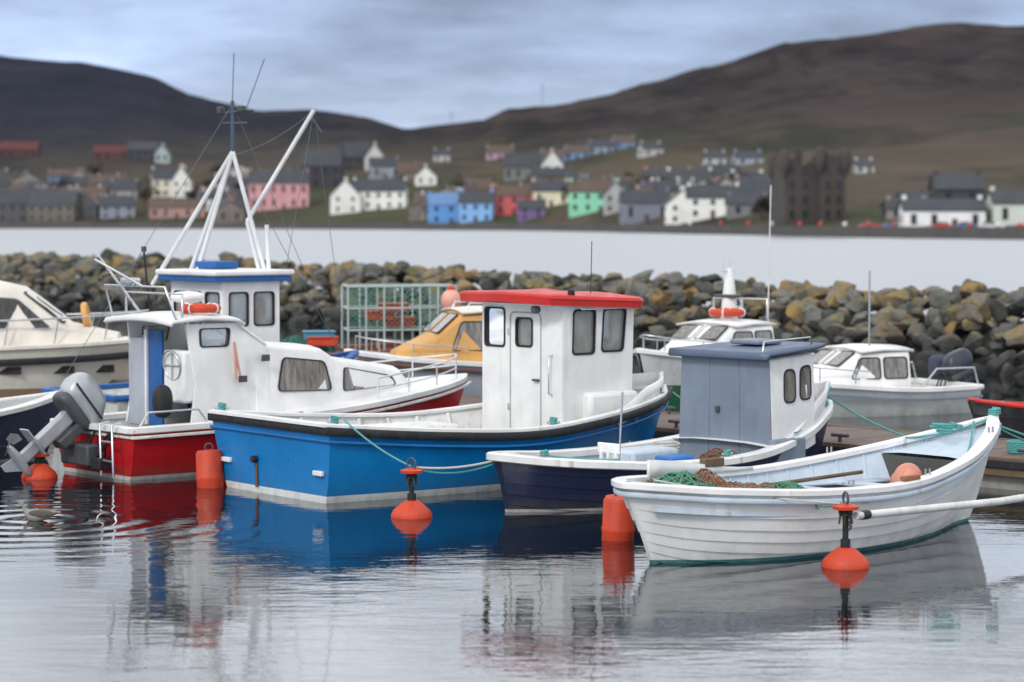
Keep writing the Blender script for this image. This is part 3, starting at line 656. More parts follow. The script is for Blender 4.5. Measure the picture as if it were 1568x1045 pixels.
e,H=small_cabin_boat('white_cuddy_boat',(7.75,43.0,0),R(207),paint('pale_hull',(.66,.68,.67),.35,.25,algae=.3),WHITE,WHITE,3.7,1.12,zs=.46,rub=GREYP)
OBM=paint('slate_cowl',(.028,.038,.06),.35,.2)
outboard(e,(-.22,.1,.52),R(20),.85,OBM)
box('covered_outboard',(-.15,-.45,.74),(.35,.26,.42),paint('canvas_cover',(.05,.07,.11),.9,.3),e,.1)
tube('cockpit_rail',None,.018,STEEL,e,multi=[[(1.2,-.9,.5),(.9,-.9,.8),(.1,-.9,.8),(.0,-.9,.5)],[(1.2,.9,.5),(.9,.9,.8),(.1,.9,.8),(.0,.9,.5)],[(1.9,.3,1.15),(1.9,.3,2.5)]])

def dinghy():
    e=empty('red_trimmed_skiff',(10.0,36.7,0),R(200))
    H=Hull(e,3.2,[(0,.7,.55,.25,-.2),(.5,.78,.55,.28,-.2),(.8,.5,.64,.5,-.2),(1,.03,.74,.9,-.15)],.3)
    H.shell(paint('black_skiff_hull',(.02,.02,.024),.4,.3),strakes=5); H.inner(paint('red_inside',(.3,.03,.03),.6,.3),DECK,.2,.04); H.rail('gunwale',RED,.07,.06,.02,0)
    for k,x in enumerate((.8,1.7)): box('thwart_%d'%k,(x,0,.42),(.22,1.35,.03),WOOD,e,.01)
    tube('painter',[(3.0+.1*math.cos(i*.8),.1*math.sin(i*.8),.62+.004*i) for i in range(20)],.014,TEAL,e)
dinghy()
# ================================================================== pontoon
def pontoon():
    e=empty('pontoon',(10.9,26.6,0),math.atan2(.73,-.68))
    m,nt,b=_m('weathered_planks'); n=noise_(nt,3,6,(1,12,1)); n2=noise_(nt,1.2,3)
    c=mixc(nt,mrange(nt,n,.3,.7),(.09,.062,.05),(.22,.155,.125)); c=mixc(nt,mrange(nt,n2,.35,.7,0,.5),c,(.12,.11,.10)); nt.links.new(c,b.inputs['Base Color']); b.inputs['Roughness'].default_value=.8
    V=[];F=[]
    L=36; x=-6.
    while x<L:
        w=.14; k=len(V); dz=random.uniform(0,.006)
        V+=[(x,-1,.37),(x+w,-1,.37),(x+w,1,.37),(x,1,.37),(x,-1,.405+dz),(x+w,-1,.405+dz),(x+w,1,.405+dz),(x,1,.405+dz)]
        F+=[tuple(k+i for i in q) for q in ((4,5,6,7),(0,1,5,4),(1,2,6,5),(2,3,7,6),(3,0,4,7))]; x+=.152
    mobj('planks',V,F,m,e,0)
    for s in (-1,1):
        box('side_beam_%d'%(s+1),(15,s*1.05,.30),(42,.09,.24),WOOD,e,.01)
        box('rubber_fender_%d'%(s+1),(15,s*1.115,.33),(42,.03,.1),RUBBER,e,.01)
    for k in range(12):
        box('float_%d'%k,(-5+k*3.6,0,.08),(2.4,1.9,.4),paint('concrete_float',(.3,.29,.27),.8,.5),e,.04)
    for k in range(14):
        for s in (-1,1):
            x=-4+k*3+.6*s; tube('cleat_%d_%d'%(k,s+1),None,.025,DGREY,e,multi=[[(x-.14,s*.88,.5),(x+.14,s*.88,.5)],[(x,s*.88,.4),(x,s*.88,.5)]])
    tube('coiled_line',[(6+.2*math.cos(i*.5),.4+.2*math.sin(i*.5),.43+.002*i) for i in range(70)],.014,TEAL,e)
pontoon()
# ================================================================== buoys
def buoy(x,y,post=.62,name='mooring_buoy'):
    e=empty(name,(x,y,0)); e.rotation_euler=(random.uniform(-.04,.04),random.uniform(-.04,.04),random.uniform(0,3))
    lathe('float',[(.001,-.14),(.17,-.12),(.235,-.03),(.235,.03),(.21,.08),(.12,.16),(.07,.19),(.001,.19)],ORANGE,e)
    lathe('stem',[(.05,.18),(.05,.27),(.03,.28),(.03,post-.12),(.045,post-.1),(.001,post-.1)],RUBBER,e,n=14)
    lathe('collar',[(.05,post-.13),(.125,post-.115),(.13,post-.085),(.05,post-.06),(.001,post-.06)],ORANGE,e,n=20)
    torus('ring',(0,0,post-.01),.06,.013,DGREY,e,Matrix.Rotation(R(90),4,'X')@Matrix.Rotation(.4,4,'Y'))
    tube('lashing',[(.06*math.cos(i*1.1),.06*math.sin(i*1.1),post-.18+.004*i) for i in range(26)],.013,RUBBER,e)
    tube('weed_strands',None,.008,paint('weed',(.05,.05,.02),.8,.3),e,multi=[[(.05*math.cos(a),.05*math.sin(a),post-.12),(.07*math.cos(a),.07*math.sin(a),post-.26)] for a in range(6)])
    return e
buoy(-1.145,27.45,.62); buoy(3.26,23.5,.68); buoy(-6.2,31.6,.40)
def drum(x,y,t=.0):
    e=empty('drum_buoy',(x,y,0)); e.rotation_euler=(t,t*.6,0)
    lathe('drum',[(.001,-.2),(.15,-.2),(.17,-.17),(.17,.08),(.178,.1),(.178,.13),(.17,.15),(.17,.42),(.15,.46),(.05,.47),(.001,.47)],ORANGE,e)
    torus('lifting_eye',(0,0,.5),.05,.012,DGREY,e,Matrix.Rotation(R(90),4,'X'))
drum(1.12,25.5,R(4)); drum(-3.83,30.55,R(-3))
rp=lambda n,p,r,m:tube(n,p,r,m)
rp('mooring_rope',sag((-2.0,28.75,1.0),(-1.15,27.45,.58),.05),.012,TEAL)
rp('mooring_rope',sag((-1.12,27.45,.57),(.05,27.9,.68),.07),.014,ROPE); rp('mooring_rope',sag((-1.12,27.47,.55),(.02,28.0,.66),.12),.012,TEAL)
rp('mooring_rope',sag((1.4,23.8,.82),(3.2,23.5,.62),.03),.008,ROPE); 
rp('mooring_rope',sag((5.35,27.3,1.12),(7.4,30.0,.45),.12),.013,TEAL); rp('mooring_rope',sag((5.35,27.25,1.12),(8.5,28.3,.45),.15),.013,TEAL)
rp('mooring_rope',sag((4.1,31.6,1.1),(5.6,31.2,.45),.1),.013,TEAL); rp('mooring_rope',sag((2.1,33.4,1.1),(3.3,34.3,.45),.1),.012,ROPE)
e=empty('mooring_boom',(0,0,0))
tube('pole',[(3.36,23.5,.50),(5.1,25.2,.44),(6.9,27.2,.43)],.04,WHITE2,e); tube('pole_collars',None,.048,RUBBER,e,multi=[[(3.42,23.56,.498),(3.5,23.64,.496)]])
tube('chain',[(3.3+.02*math.cos(i*2),23.5,.58-.02*i) for i in range(12)],.015,DGREY,e)
def gull(x,y):
    e=empty('juvenile_gull',(x,y,.01),R(170)); e.scale=(1.25,1.25,1.25)
    m=paint('grey_feathers',(.30,.28,.25),.8,.7,(.09,.07,.06),scale=14); rings=[]
    for X,r,z in ((-.2,.004,.075),(-.15,.02,.07),(-.09,.045,.05),(0,.062,.035),(.07,.055,.04),(.11,.035,.075),(.125,.026,.115),(.135,.028,.14),(.155,.027,.155),(.175,.016,.155),(.185,.006,.15)):
        rings.append([Vector((X,r*math.cos(a)*.95,z+r*math.sin(a))) for a in np.linspace(0,2*math.pi,14,endpoint=False)])
    v,f=sew(rings); mobj('body_and_head',v,f,m,e,60)
    tube('beak',[(.18,0,.15),(.215,0,.143)],.006,RUBBER,e)
    for s in (-1,1):
        blob('wing_%d'%(s+1),(-.06,s*.052,.065),(.12,.012,.035),paint('dark_wing',(.10,.085,.07),.8,.6,scale=14),e,1); blob('eye_%d'%(s+1),(.162,s*.025,.162),(.004,.003,.004),RUBBER,e)
gull(-5.35,27.1)
# ================================================================== water
def water():
    m,nt,b=_m('harbour_water'); L=nt.links
    tc=N(nt,'ShaderNodeTexCoord'); sp=N(nt,'ShaderNodeSeparateXYZ'); L.new(tc.outputs['Object'],sp.inputs[0])
    sd=math_(nt,'ADD',math_(nt,'MULTIPLY',sp.outputs[0],.816),math_(nt,'MULTIPLY',sp.outputs[1],.578))
    out=mrange(nt,sd,39.5+2,39.5+8)
    b.inputs['Base Color'].default_value=(.005,.009,.012,1); b.inputs['IOR'].default_value=1.45
    L.new(mrange(nt,out,0,1,.003,.30),b.inputs['Roughness'])
    n1=noise_(nt,.8,2,(1,2.0,1)); n2=noise_(nt,3.4,3,(1,2.6,1)); n3=noise_(nt,.16,2)
    calm=mrange(nt,n3,.38,.64,.35,1.6)
    h=math_(nt,'ADD',math_(nt,'MULTIPLY',n1,.0085),math_(nt,'MULTIPLY',n2,.0026)); h=math_(nt,'MULTIPLY',h,calm)
    dx=math_(nt,'ADD',sp.outputs[0],5.4); dy=math_(nt,'ADD',sp.outputs[1],-27.2)
    rr=math_(nt,'SQRT',math_(nt,'ADD',math_(nt,'MULTIPLY',dx,dx),math_(nt,'MULTIPLY',dy,dy)))
    ring=math_(nt,'MULTIPLY',math_(nt,'SINE',math_(nt,'MULTIPLY',rr,13.)),mrange(nt,rr,.2,4.0,.0045,0))
    h=math_(nt,'ADD',h,ring)
    no=noise_(nt,1.3,3); h=math_(nt,'ADD',h,math_(nt,'MULTIPLY',math_(nt,'MULTIPLY',no,out),.10))
    bp=N(nt,'ShaderNodeBump'); bp.inputs['Strength'].default_value=1; bp.inputs['Distance'].default_value=1; L.new(h,bp.inputs['Height']); L.new(bp.outputs[0],b.inputs['Normal'])
    g=N(nt,'ShaderNodeBsdfGlossy'); g.inputs[0].default_value=(.93,.95,.97,1); L.new(mrange(nt,out,0,1,.003,.40),g.inputs['Roughness']); L.new(bp.outputs[0],g.inputs['Normal'])
    mx=N(nt,'ShaderNodeMixShader'); L.new(mrange(nt,out,0,1,.12,.38),mx.inputs[0]); L.new(b.outputs[0],mx.inputs[1]); L.new(g.outputs[0],mx.inputs[2]); L.new(mx.outputs[0],nt.nodes['Material Output'].inputs[0])
    mobj('water',[(-4000,-300,0),(4000,-300,0),(4000,6000,0),(-4000,6000,0)],[(0,1,2,3)],m,None,0)
water()
# ================================================================== breakwater
def ico(sub):
    bm=bmesh.new(); bmesh.ops.create_icosphere(bm,subdivisions=sub,radius=1); v=np.array([x.co[:] for x in bm.verts]); f=np.array([[q.index for q in p.verts] for p in bm.faces]); bm.free(); return v,f
def breakwater():
    e=empty('rock_breakwater')
    bv,bf=ico(3); var=[]
    for k in range(16):
        v=bv.copy(); rs=np.random.RandomState(k)
        for j in range(16):
            n=rs.normal(size=3); n/=np.linalg.norm(n); d=rs.uniform(.42,.8); s=v@n; ex=np.maximum(s-d,0); v-=ex[:,None]*n
        nz=np.array([noise.noise(Vector(p*2.6)+Vector((k*9,0,0))) for p in v]); v*=(1+.09*nz)[:,None]; var.append(v)
    V=[];F=[];T=[];k0=0
    E=np.array((-.578,.816)); NN=np.array((-.816,-.578)); base=np.array((11.1,52.4))
    def add(a,off,z,r):
        nonlocal k0
        p=base+E*a+NN*off; s=np.array([r*random.uniform(.85,1.5),r*random.uniform(.8,1.2),r*random.uniform(.5,.85)])
        v=var[random.randrange(16)]*s; R3=np.array(Matrix.Rotation(random.uniform(0,6.3),3,'Z')@Matrix.Rotation(random.uniform(-.6,.6),3,'X')@Matrix.Rotation(random.uniform(-.5,.5),3,'Y'))
        v=v@R3.T+np.array((p[0],p[1],z)); V.append(v); F.append(bf+k0); k0+=len(v); T.append(np.full(len(v),random.random()))
    a=-24.
    while a<64:
        top=1.47+.25*min(1,max(0,a/55))+.06*math.sin(a*.5)
        for j,(off,zf) in enumerate(((.25,-.08),(-.05,.06),(-.45,.22),(-.85,.38),(-1.25,.54),(-1.65,.70),(-2.05,.85),(-2.5,.97),(-3.2,1.0),(-4.,.9))):
            add(a+random.uniform(-.3,.3),off+random.uniform(-.25,.25),top*zf+random.uniform(-.12,.12),random.choice((.2,.27,.34,.4,.48))*random.uniform(.85,1.15))
        a+=.46
    V=np.concatenate(V);F=np.concatenate(F);T=np.concatenate(T)
    me=bpy.data.meshes.new('boulders'); me.vertices.add(len(V)); me.vertices.foreach_set('co',V.ravel().astype(np.float32))
    me.loops.add(F.size); me.loops.foreach_set('vertex_index',F.ravel().astype(np.int32)); me.polygons.add(len(F)); me.polygons.foreach_set('loop_start',np.arange(0,F.size,3,dtype=np.int32)); me.polygons.foreach_set('loop_total',np.full(len(F),3,dtype=np.int32))
    me.update(calc_edges=True); me.polygons.foreach_set('use_smooth',np.ones(len(F),dtype=bool)); me.set_sharp_from_angle(angle=R(22))
    at=me.attributes.new('tone','FLOAT','POINT'); at.data.foreach_set('value',T.astype(np.float32))
    m,nt,b=_m('boulder_stone'); L=nt.links
    a=N(nt,'ShaderNodeAttribute'); a.attribute_name='tone'; t=a.outputs['Fac']
    c=mixc(nt,t,(.030,.034,.036),(.20,.195,.18))
    n=noise_(nt,3.4,6,rough=.7); c=mixc(nt,mrange(nt,n,.45,.74,0,.7),c,(.016,.018,.018))
    tc=N(nt,'ShaderNodeTexCoord'); sp=N(nt,'ShaderNodeSeparateXYZ'); L.new(tc.outputs['Object'],sp.inputs[0])
    gsp=N(nt,'ShaderNodeSeparateXYZ'); geo=N(nt,'ShaderNodeNewGeometry'); L.new(geo.outputs['Normal'],gsp.inputs[0])
    up=mrange(nt,gsp.outputs[2],-.3,.5,.3,1)
    warm=math_(nt,'MULTIPLY',mrange(nt,noise_(nt,1.2,6,rough=.75),.44,.57),math_(nt,'GREATER_THAN',math_(nt,'FRACT',math_(nt,'MULTIPLY',t,7.3)),.33))
    warm=math_(nt,'MULTIPLY',warm,up)
    hi=mrange(nt,math_(nt,'ADD',sp.outputs[2],math_(nt,'MULTIPLY',n,.6)),.65,1.3)
    c=mixc(nt,math_(nt,'MULTIPLY',math_(nt,'MULTIPLY',warm,hi),.9),c,mixc(nt,mrange(nt,noise_(nt,.35,2),.4,.6),(.30,.175,.045),(.20,.165,.065)))
    moss=math_(nt,'MULTIPLY',mrange(nt,noise_(nt,1.9,5,rough=.7),.50,.64,0,.7),math_(nt,'MULTIPLY',up,hi)); c=mixc(nt,moss,c,(.085,.095,.038))
    pale=mrange(nt,noise_(nt,8,5,rough=.7),.58,.70,0,.55); c=mixc(nt,math_(nt,'MULTIPLY',pale,hi),c,(.38,.35,.29))
    wet=mrange(nt,sp.outputs[2],.1,.7,.9,0); c=mixc(nt,wet,c,(.010,.011,.009))
    L.new(c,b.inputs['Base Color']); b.inputs['Roughness'].default_value=.85
    bp=N(nt,'ShaderNodeBump'); bp.inputs['Strength'].default_value=.8; bp.inputs['Distance'].default_value=.07; L.new(noise_(nt,6,6,rough=.7),bp.inputs['Height']); L.new(bp.outputs[0],b.inputs['Normal'])
    me.materials.append(m); o=bpy.data.objects.new('boulders',me); COL.objects.link(o); o.parent=e
    P=lambda a,off,z:(*(base+E*a+NN*off),z)
    core=paint('rubble_core',(.02,.02,.02),.9,.2)
    V=[P(a,o_,z) for a in (-28,68) for o_,z in ((.2,-.6),(-2.0,.95),(-4.2,.95),(-6.5,-.6))]
    mobj('core',V,[(0,1,5,4),(1,2,6,5),(2,3,7,6),(3,2,1,0),(4,5,6,7)],core,e,0)
breakwater()
# ================================================================== terrain
bx=lambda p:(p-784)/3702
SK=[(-1500,150),(-700,120),(0,86),(60,90),(130,93),(180,105),(240,124),(290,150),(330,159),(400,171),(470,169),(560,178),(620,196),(680,191),(740,184),(775,168),(850,163),(930,144),(1000,125),(1060,110),(1130,93),(1200,70),(1300,54),(1400,43),(1480,39),(1568,38),(2100,60),(3000,120)]
SB=[bx(p[0]) for p in SK]; SY=[(335-p[1])/3702 for p in SK]
DB=[bx(p) for p in (-1500,0,400,784,1040,1300,1568,3000)]; DS=[900,840,800,700,550,440,395,330]
def ds_(b): return float(np.interp(b,DB,DS))
def th(b,d):
    ds=ds_(b); dr=1750.; Hr=3.4+float(np.interp(b,SB,SY))*dr; A=float(np.interp(b,[-.2,0,.08,.14,.22],[25,19,15,8,8]))
    if d<ds: return 1.5-(ds-d)*.35
    t=(d-ds)/(dr-ds); x=b*d
    nz=noise.fractal(Vector((x/260,d/260,1.3)),1.,2.1,5)
    if t<1: h=1.5+A*(1-math.exp(-(d-ds)/220))+(Hr-A-1.5)*t**1.5+nz*18*t*(1-t)**.6+nz*.6
    else: h=Hr-(t-1)*Hr*.7+nz*3
    rid=noise.fractal(Vector((x/70,d/110,4.)),1.,2.1,4)
    return h+rid*3.0*min(1,t*3)
def terrain():
    bs=np.linspace(-.62,.62,480); V=[];F=[]; nr=120
    for b in bs:
        ds=ds_(b)
        for j in range(nr):
            q=j/(nr-1); 
            d=ds-12+ (2900-ds)*q**1.6 if j>0 else ds-25
            V.append((b*d,d,th(b,d)))
    for i in range(len(bs)-1):
        for j in range(nr-1):
            a=i*nr+j; F.append((a,a+nr,a+nr+1,a+1))
    m,nt,b=_m('moorland'); L=nt.links
    tc=N(nt,'ShaderNodeTexCoord'); sp=N(nt,'ShaderNodeSeparateXYZ'); L.new(tc.outputs['Object'],sp.inputs[0])
    n1=noise_(nt,.008,9,(1,.35,1),.7); n2=noise_(nt,.03,6,(1,.4,1),.65); n4=noise_(nt,.015,7,(1.6,.25,1),.7)
    heath=mixc(nt,mrange(nt,n1,.40,.60),(.008,.008,.012),(.048,.036,.036))
    heath=mixc(nt,mrange(nt,n2,.48,.66,0,.55),heath,(.070,.055,.044))
    heath=mixc(nt,mrange(nt,n4,.52,.62,0,.7),heath,(.010,.009,.011))
    heath=mixc(nt,mrange(nt,sp.outputs[0],-30,-230,0,.80),heath,(.010,.015,.033))  # bluish distance haze painted into the ground colour, stronger towards the left hills
    # enclosed fields: Voronoi cells with differing grass tones
    vo=N(nt,'ShaderNodeTexVoronoi'); vo.inputs['Scale'].default_value=.012; mp=N(nt,'ShaderNodeMapping'); mp.inputs['Scale'].default_value=(1,.6,0); L.new(tc.outputs['Object'],mp.inputs[0]); L.new(mp.outputs[0],vo.inputs['Vector'])
    vs=N(nt,'ShaderNodeSeparateColor'); L.new(vo.outputs['Color'],vs.inputs[0])
    grass=mixc(nt,mrange(nt,n2,.4,.6),(.038,.042,.028),(.095,.075,.055))
    grass=mixc(nt,math_(nt,'MULTIPLY',math_(nt,'GREATER_THAN',vs.outputs[0],.55),.6),grass,(.060,.072,.036))
    grass=mixc(nt,math_(nt,'MULTIPLY',math_(nt,'GREATER_THAN',vs.outputs[1],.62),.55),grass,(.125,.095,.068))
    zz=math_(nt,'ADD',sp.outputs[2],math_(nt,'MULTIPLY',n1,50))
    low=math_(nt,'MULTIPLY',mrange(nt,zz,40,84,1,0),mrange(nt,sp.outputs[0],-300,-60,.35,1))
    c=mixc(nt,low,heath,grass)
    L.new(c,b.inputs['Base Color']); b.inputs['Roughness'].default_value=1; b.inputs['Specular IOR Level'].default_value=.1
    bp=N(nt,'ShaderNodeBump'); bp.inputs['Strength'].default_value=1; bp.inputs['Distance'].default_value=14; L.new(noise_(nt,.014,9,(1.4,.6,1),.65),bp.inputs['Height']); L.new(bp.outputs[0],b.inputs['Normal'])
    mobj('hills',V,F,m,None,60)
terrain()
# ================================================================== village
def wallm(c): 
    k='render_%d_%d_%d'%tuple(int(x*100) for x in c); return paint(k,c,.85,.4,tuple(x*.45 for x in c),scale=.25)
SLATE=paint('slate_roof',(.045,.05,.06),.7,.4,(.1,.1,.09),scale=.4); REDR=paint('red_tile_roof',(.10,.025,.028),.8,.4,scale=.4); BRR=paint('brown_roof',(.10,.07,.055),.8,.4,scale=.4)
WIN=paint('house_window_dark',(.02,.025,.03),.15,.1); STONE=(.16,.14,.12)
def house(name,b,d,w,dep,hw,hr,col,roof=SLATE,yaw=0,st=2,gable=False):
    d=max(d,ds_(b)+5+dep*.5)
    x=b*d; z=max(1.6,min(th(b,d),th(b,d-dep*.5))); e=empty(name,(x,d,z-.3),R(yaw)+(R(90) if gable else 0)); wm=wallm(col)
    a,c=w/2,dep/2
    if gable: a,c=dep/2,w/2
    B=-1.2
    V=[(-a,-c,B),(a,-c,B),(a,c,B),(-a,c,B),(-a,-c,hw),(a,-c,hw),(a,c,hw),(-a,c,hw),(-a,0,hw+hr),(a,0,hw+hr)]
    mobj('walls',V,[(0,1,5,4),(2,3,7,6),(1,2,6,9,5),(3,0,4,8,7)],wm,e,0)
    o=.3; s=hr/c
    V=[(-a-o,-c-o,hw-o*s),(a+o,-c-o,hw-o*s),(a+o,0,hw+hr),(-a-o,0,hw+hr),(a+o,c+o,hw-o*s),(-a-o,c+o,hw-o*s)]; V=[(p[0],p[1],p[2]+.12) for p in V]
    r=mobj('roof',V,[(0,1,2,3),(3,2,4,5)],roof,e,0); m=r.modifiers.new('t','SOLIDIFY'); m.thickness=.2
    V=[];F=[]
    def bxx(cx,cy,cz,sx,sy,sz):
        k=len(V); V.extend([(cx+i*sx/2,cy+j*sy/2,cz+l*sz/2) for l in (-1,1) for i,j in ((-1,-1),(1,-1),(1,1),(-1,1))]); F.extend([tuple(k+i for i in q) for q in ((0,3,2,1),(4,5,6,7),(0,1,5,4),(1,2,6,5),(2,3,7,6),(3,0,4,7))])
    n=max(2,int(2*a/3.2))
    for fl in range(st):
        zc=hw*(fl+.55)/st
        for i in range(n):
            xx=-a+2*a*(i+.5)/n
            for sy in (-1,1):
                if fl==0 and i==n//2 and sy<0: continue
                bxx(xx,sy*c,zc,1.0,.12,hw/st*.5)
        for sx in (-1,1):
            for q in (-.25,.25): bxx(sx*a,q*2*c,zc,.12,.9,hw/st*.45)
    mobj('windows',V,F,WIN,e,0)
    box('door',(-a+2*a*(n//2+.5)/n,-c,1.0),(1.0,.16,2.1),wallm((.08,.05,.05)),e,.02)
    for k,sx in enumerate((-1,1)):
        box('chimney_%d'%(k+1),(sx*(a-.5),0,hw+hr+.15),(.7,.7,1.1),wm,e,.03)
W=(.82,.81,.77); G=(.10,.10,.105)
HS=[('stone_warehouse',-.206,842,17,9,7,5,G,SLATE,8,2,0),('stone_warehouse',-.1885,845,17,9,6,5,STONE,SLATE,-12,2,0),('stone_house',-.176,848,9,8,5,4,G,SLATE,0,2,1),
('grey_house',-.163,846,12,8,4.5,3.5,(.26,.29,.33),SLATE,10,2,0),('pink_shed',-.138,840,19,8,4,2.8,(.42,.25,.22),BRR,3,1,0),('cream_house',-.1415,910,13,8,7,4,(.80,.76,.62),SLATE,15,2,0),('cream_house',-.136,908,7,8,7,5,W,SLATE,0,2,1),
('grey_cottage',-.160,900,10,7,4,3.5,(.35,.33,.32),SLATE,5,1,0),('pink_house',-.0962,856,21,10,9.5,4.5,(.66,.34,.36),SLATE,4,2,0),('slate_house',-.078,925,15,9,9,6,(.05,.05,.06),SLATE,-5,2,0),
('white_house',-.0685,812,10,8,6.5,5,W,SLATE,0,2,1),('white_house',-.0545,815,18,8,6.5,3.8,W,SLATE,-4,2,0),('white_gabled_house',-.064,1000,11,8,6,6,(.06,.06,.065),SLATE,10,2,0),('white_gabled_house',-.0565,995,8,8,5.5,5.5,(.6,.58,.56),SLATE,0,2,1),
('white_cottage',-.0355,915,8,6,4,3.6,W,SLATE,0,1,1),('blue_house',-.0285,725,9,7,6,3.4,(.14,.34,.68),(paint('blue_roof',(.12,.22,.42),.7,.3,scale=.4)),6,2,0),('blue_house',-.0145,728,10,7,6,3.4,(.24,.46,.78),SLATE,-6,2,0),
('red_house',.0008,735,12,7,6,3,(.60,.13,.13),BRR,0,2,0),('cream_cottage',.0157,735,11,7,5,3,(.76,.70,.52),SLATE,5,1,0),('mint_house',.034,672,14,7,6,3,(.28,.68,.46),BRR,-3,2,0),
('white_church',.0165,890,8,9,5,5,(.76,.75,.72),SLATE,0,2,1),('slate_hall',.0045,895,14,9,5,5,(.20,.20,.20),SLATE,0,1,0),('purple_house',.008,703,8,7,3.5,2.5,(.18,.13,.27),SLATE,0,2,0),('grey_house',.0425,650,6,6,5.5,3.4,(.42,.42,.42),SLATE,0,2,1),
('slate_cottage',.055,600,12,8,5,3,(.20,.22,.27),SLATE,3,1,0),('white_terrace',.0705,562,8,7,5,3.2,W,SLATE,0,2,1),('white_terrace',.083,560,12,7,5,2.8,W,SLATE,-5,2,0),('grey_shed',.097,545,9,6,3,2,(.2,.2,.2),SLATE,0,1,0),
('terrace_house',.017,985,10,7,3.2,2.4,(.20,.30,.45),BRR,0,1,0),('terrace_house',.0268,987,10,7,3.2,2.4,(.18,.27,.42),BRR,0,1,0),('terrace_house',.0366,990,10,7,3.2,2.4,(.28,.33,.42),SLATE,0,1,0),('terrace_house',.046,994,9,7,3.2,2.4,(.18,.25,.38),BRR,0,1,0),
('hill_cottage',.057,900,8,6,3,2.2,(.5,.5,.5),SLATE,20,1,0),('hill_cottage',.0835,800,7,6,2.6,2.,(.5,.5,.5),SLATE,0,1,0),('hill_cottage',.097,780,9,6,2.8,2.0,(.33,.38,.45),SLATE,10,1,0),('hill_cottage',.145,660,5,6,2.4,1.6,(.5,.5,.5),SLATE,0,1,0),('hill_cottage',-.029,1060,7,6,3,2.5,(.5,.5,.5),SLATE,0,1,0),('hill_cottage',-.005,1060,12,7,3,3,(.46,.30,.38),BRR,0,1,0),
('long_white_house',.1775,425,14.2,7,3.6,1.9,(.82,.82,.81),SLATE,-2,1,0),('slate_house',.1835,458,9,8,6,2.8,(.06,.06,.065),SLATE,0,2,0),('white_boathouse',.2065,424,8,8,4.2,2.2,(.62,.66,.60),SLATE,0,1,0),
('red_roof_house',-.203,1080,17,8,4,3.6,(.08,.045,.045),REDR,0,1,0),('red_roof_house',-.165,1060,15,8,3.5,3.2,(.10,.05,.05),REDR,6,1,0),('dark_house',-.152,1060,13,8,5,3.5,(.06,.06,.065),SLATE,0,2,0),('dark_house',-.144,1050,6,7,5,3.5,(.40,.48,.48),SLATE,0,1,1)]
for h in HS: house(h[0],h[1],h[2],h[3],h[4],h[5],h[6],h[7],h[8],h[9],h[10],bool(h[11]))
rd=random.Random(11)
PAL=((.16,.15,.14),(.22,.19,.17),(.30,.27,.24),(.12,.12,.13),(.52,.49,.42),(.18,.13,.11),(.33,.36,.42),(.74,.72,.68),(.15,.22,.36),(.42,.22,.19),(.78,.76,.72),(.55,.36,.34))
done=0
while done<125:
    b=rd.uniform(-.215,.106); ds=ds_(b); d=ds+rd.choice((9,14,20,26,34,40,48,62,80,105))+rd.uniform(0,9); w=rd.uniform(7,14)
    if any(abs(b-h[1])<(h[3]+w)/2/d+.0004 and d<h[2]+5 and d>h[2]-130 for h in HS): 
        if rd.random()<.97: continue
        d+=130
    done+=1
    house('stone_house',b,d,w,6.5,rd.uniform(2.8,5.2),rd.uniform(2,3.4),rd.choice(PAL),rd.choice((SLATE,SLATE,BRR)),rd.uniform(-20,20),1,rd.random()<.3)
for k in range(10):
    b=rd.uniform(.145,.215); ds=ds_(b); d=ds+rd.choice((36,46,56))+rd.uniform(0,8)
    house('stone_house',b,d,rd.uniform(5,8),6,rd.uniform(2.,2.6),rd.uniform(1.5,2.),rd.choice(((.10,.10,.10),(.16,.13,.11),(.3,.29,.27))),SLATE,rd.uniform(-15,15),1,False)
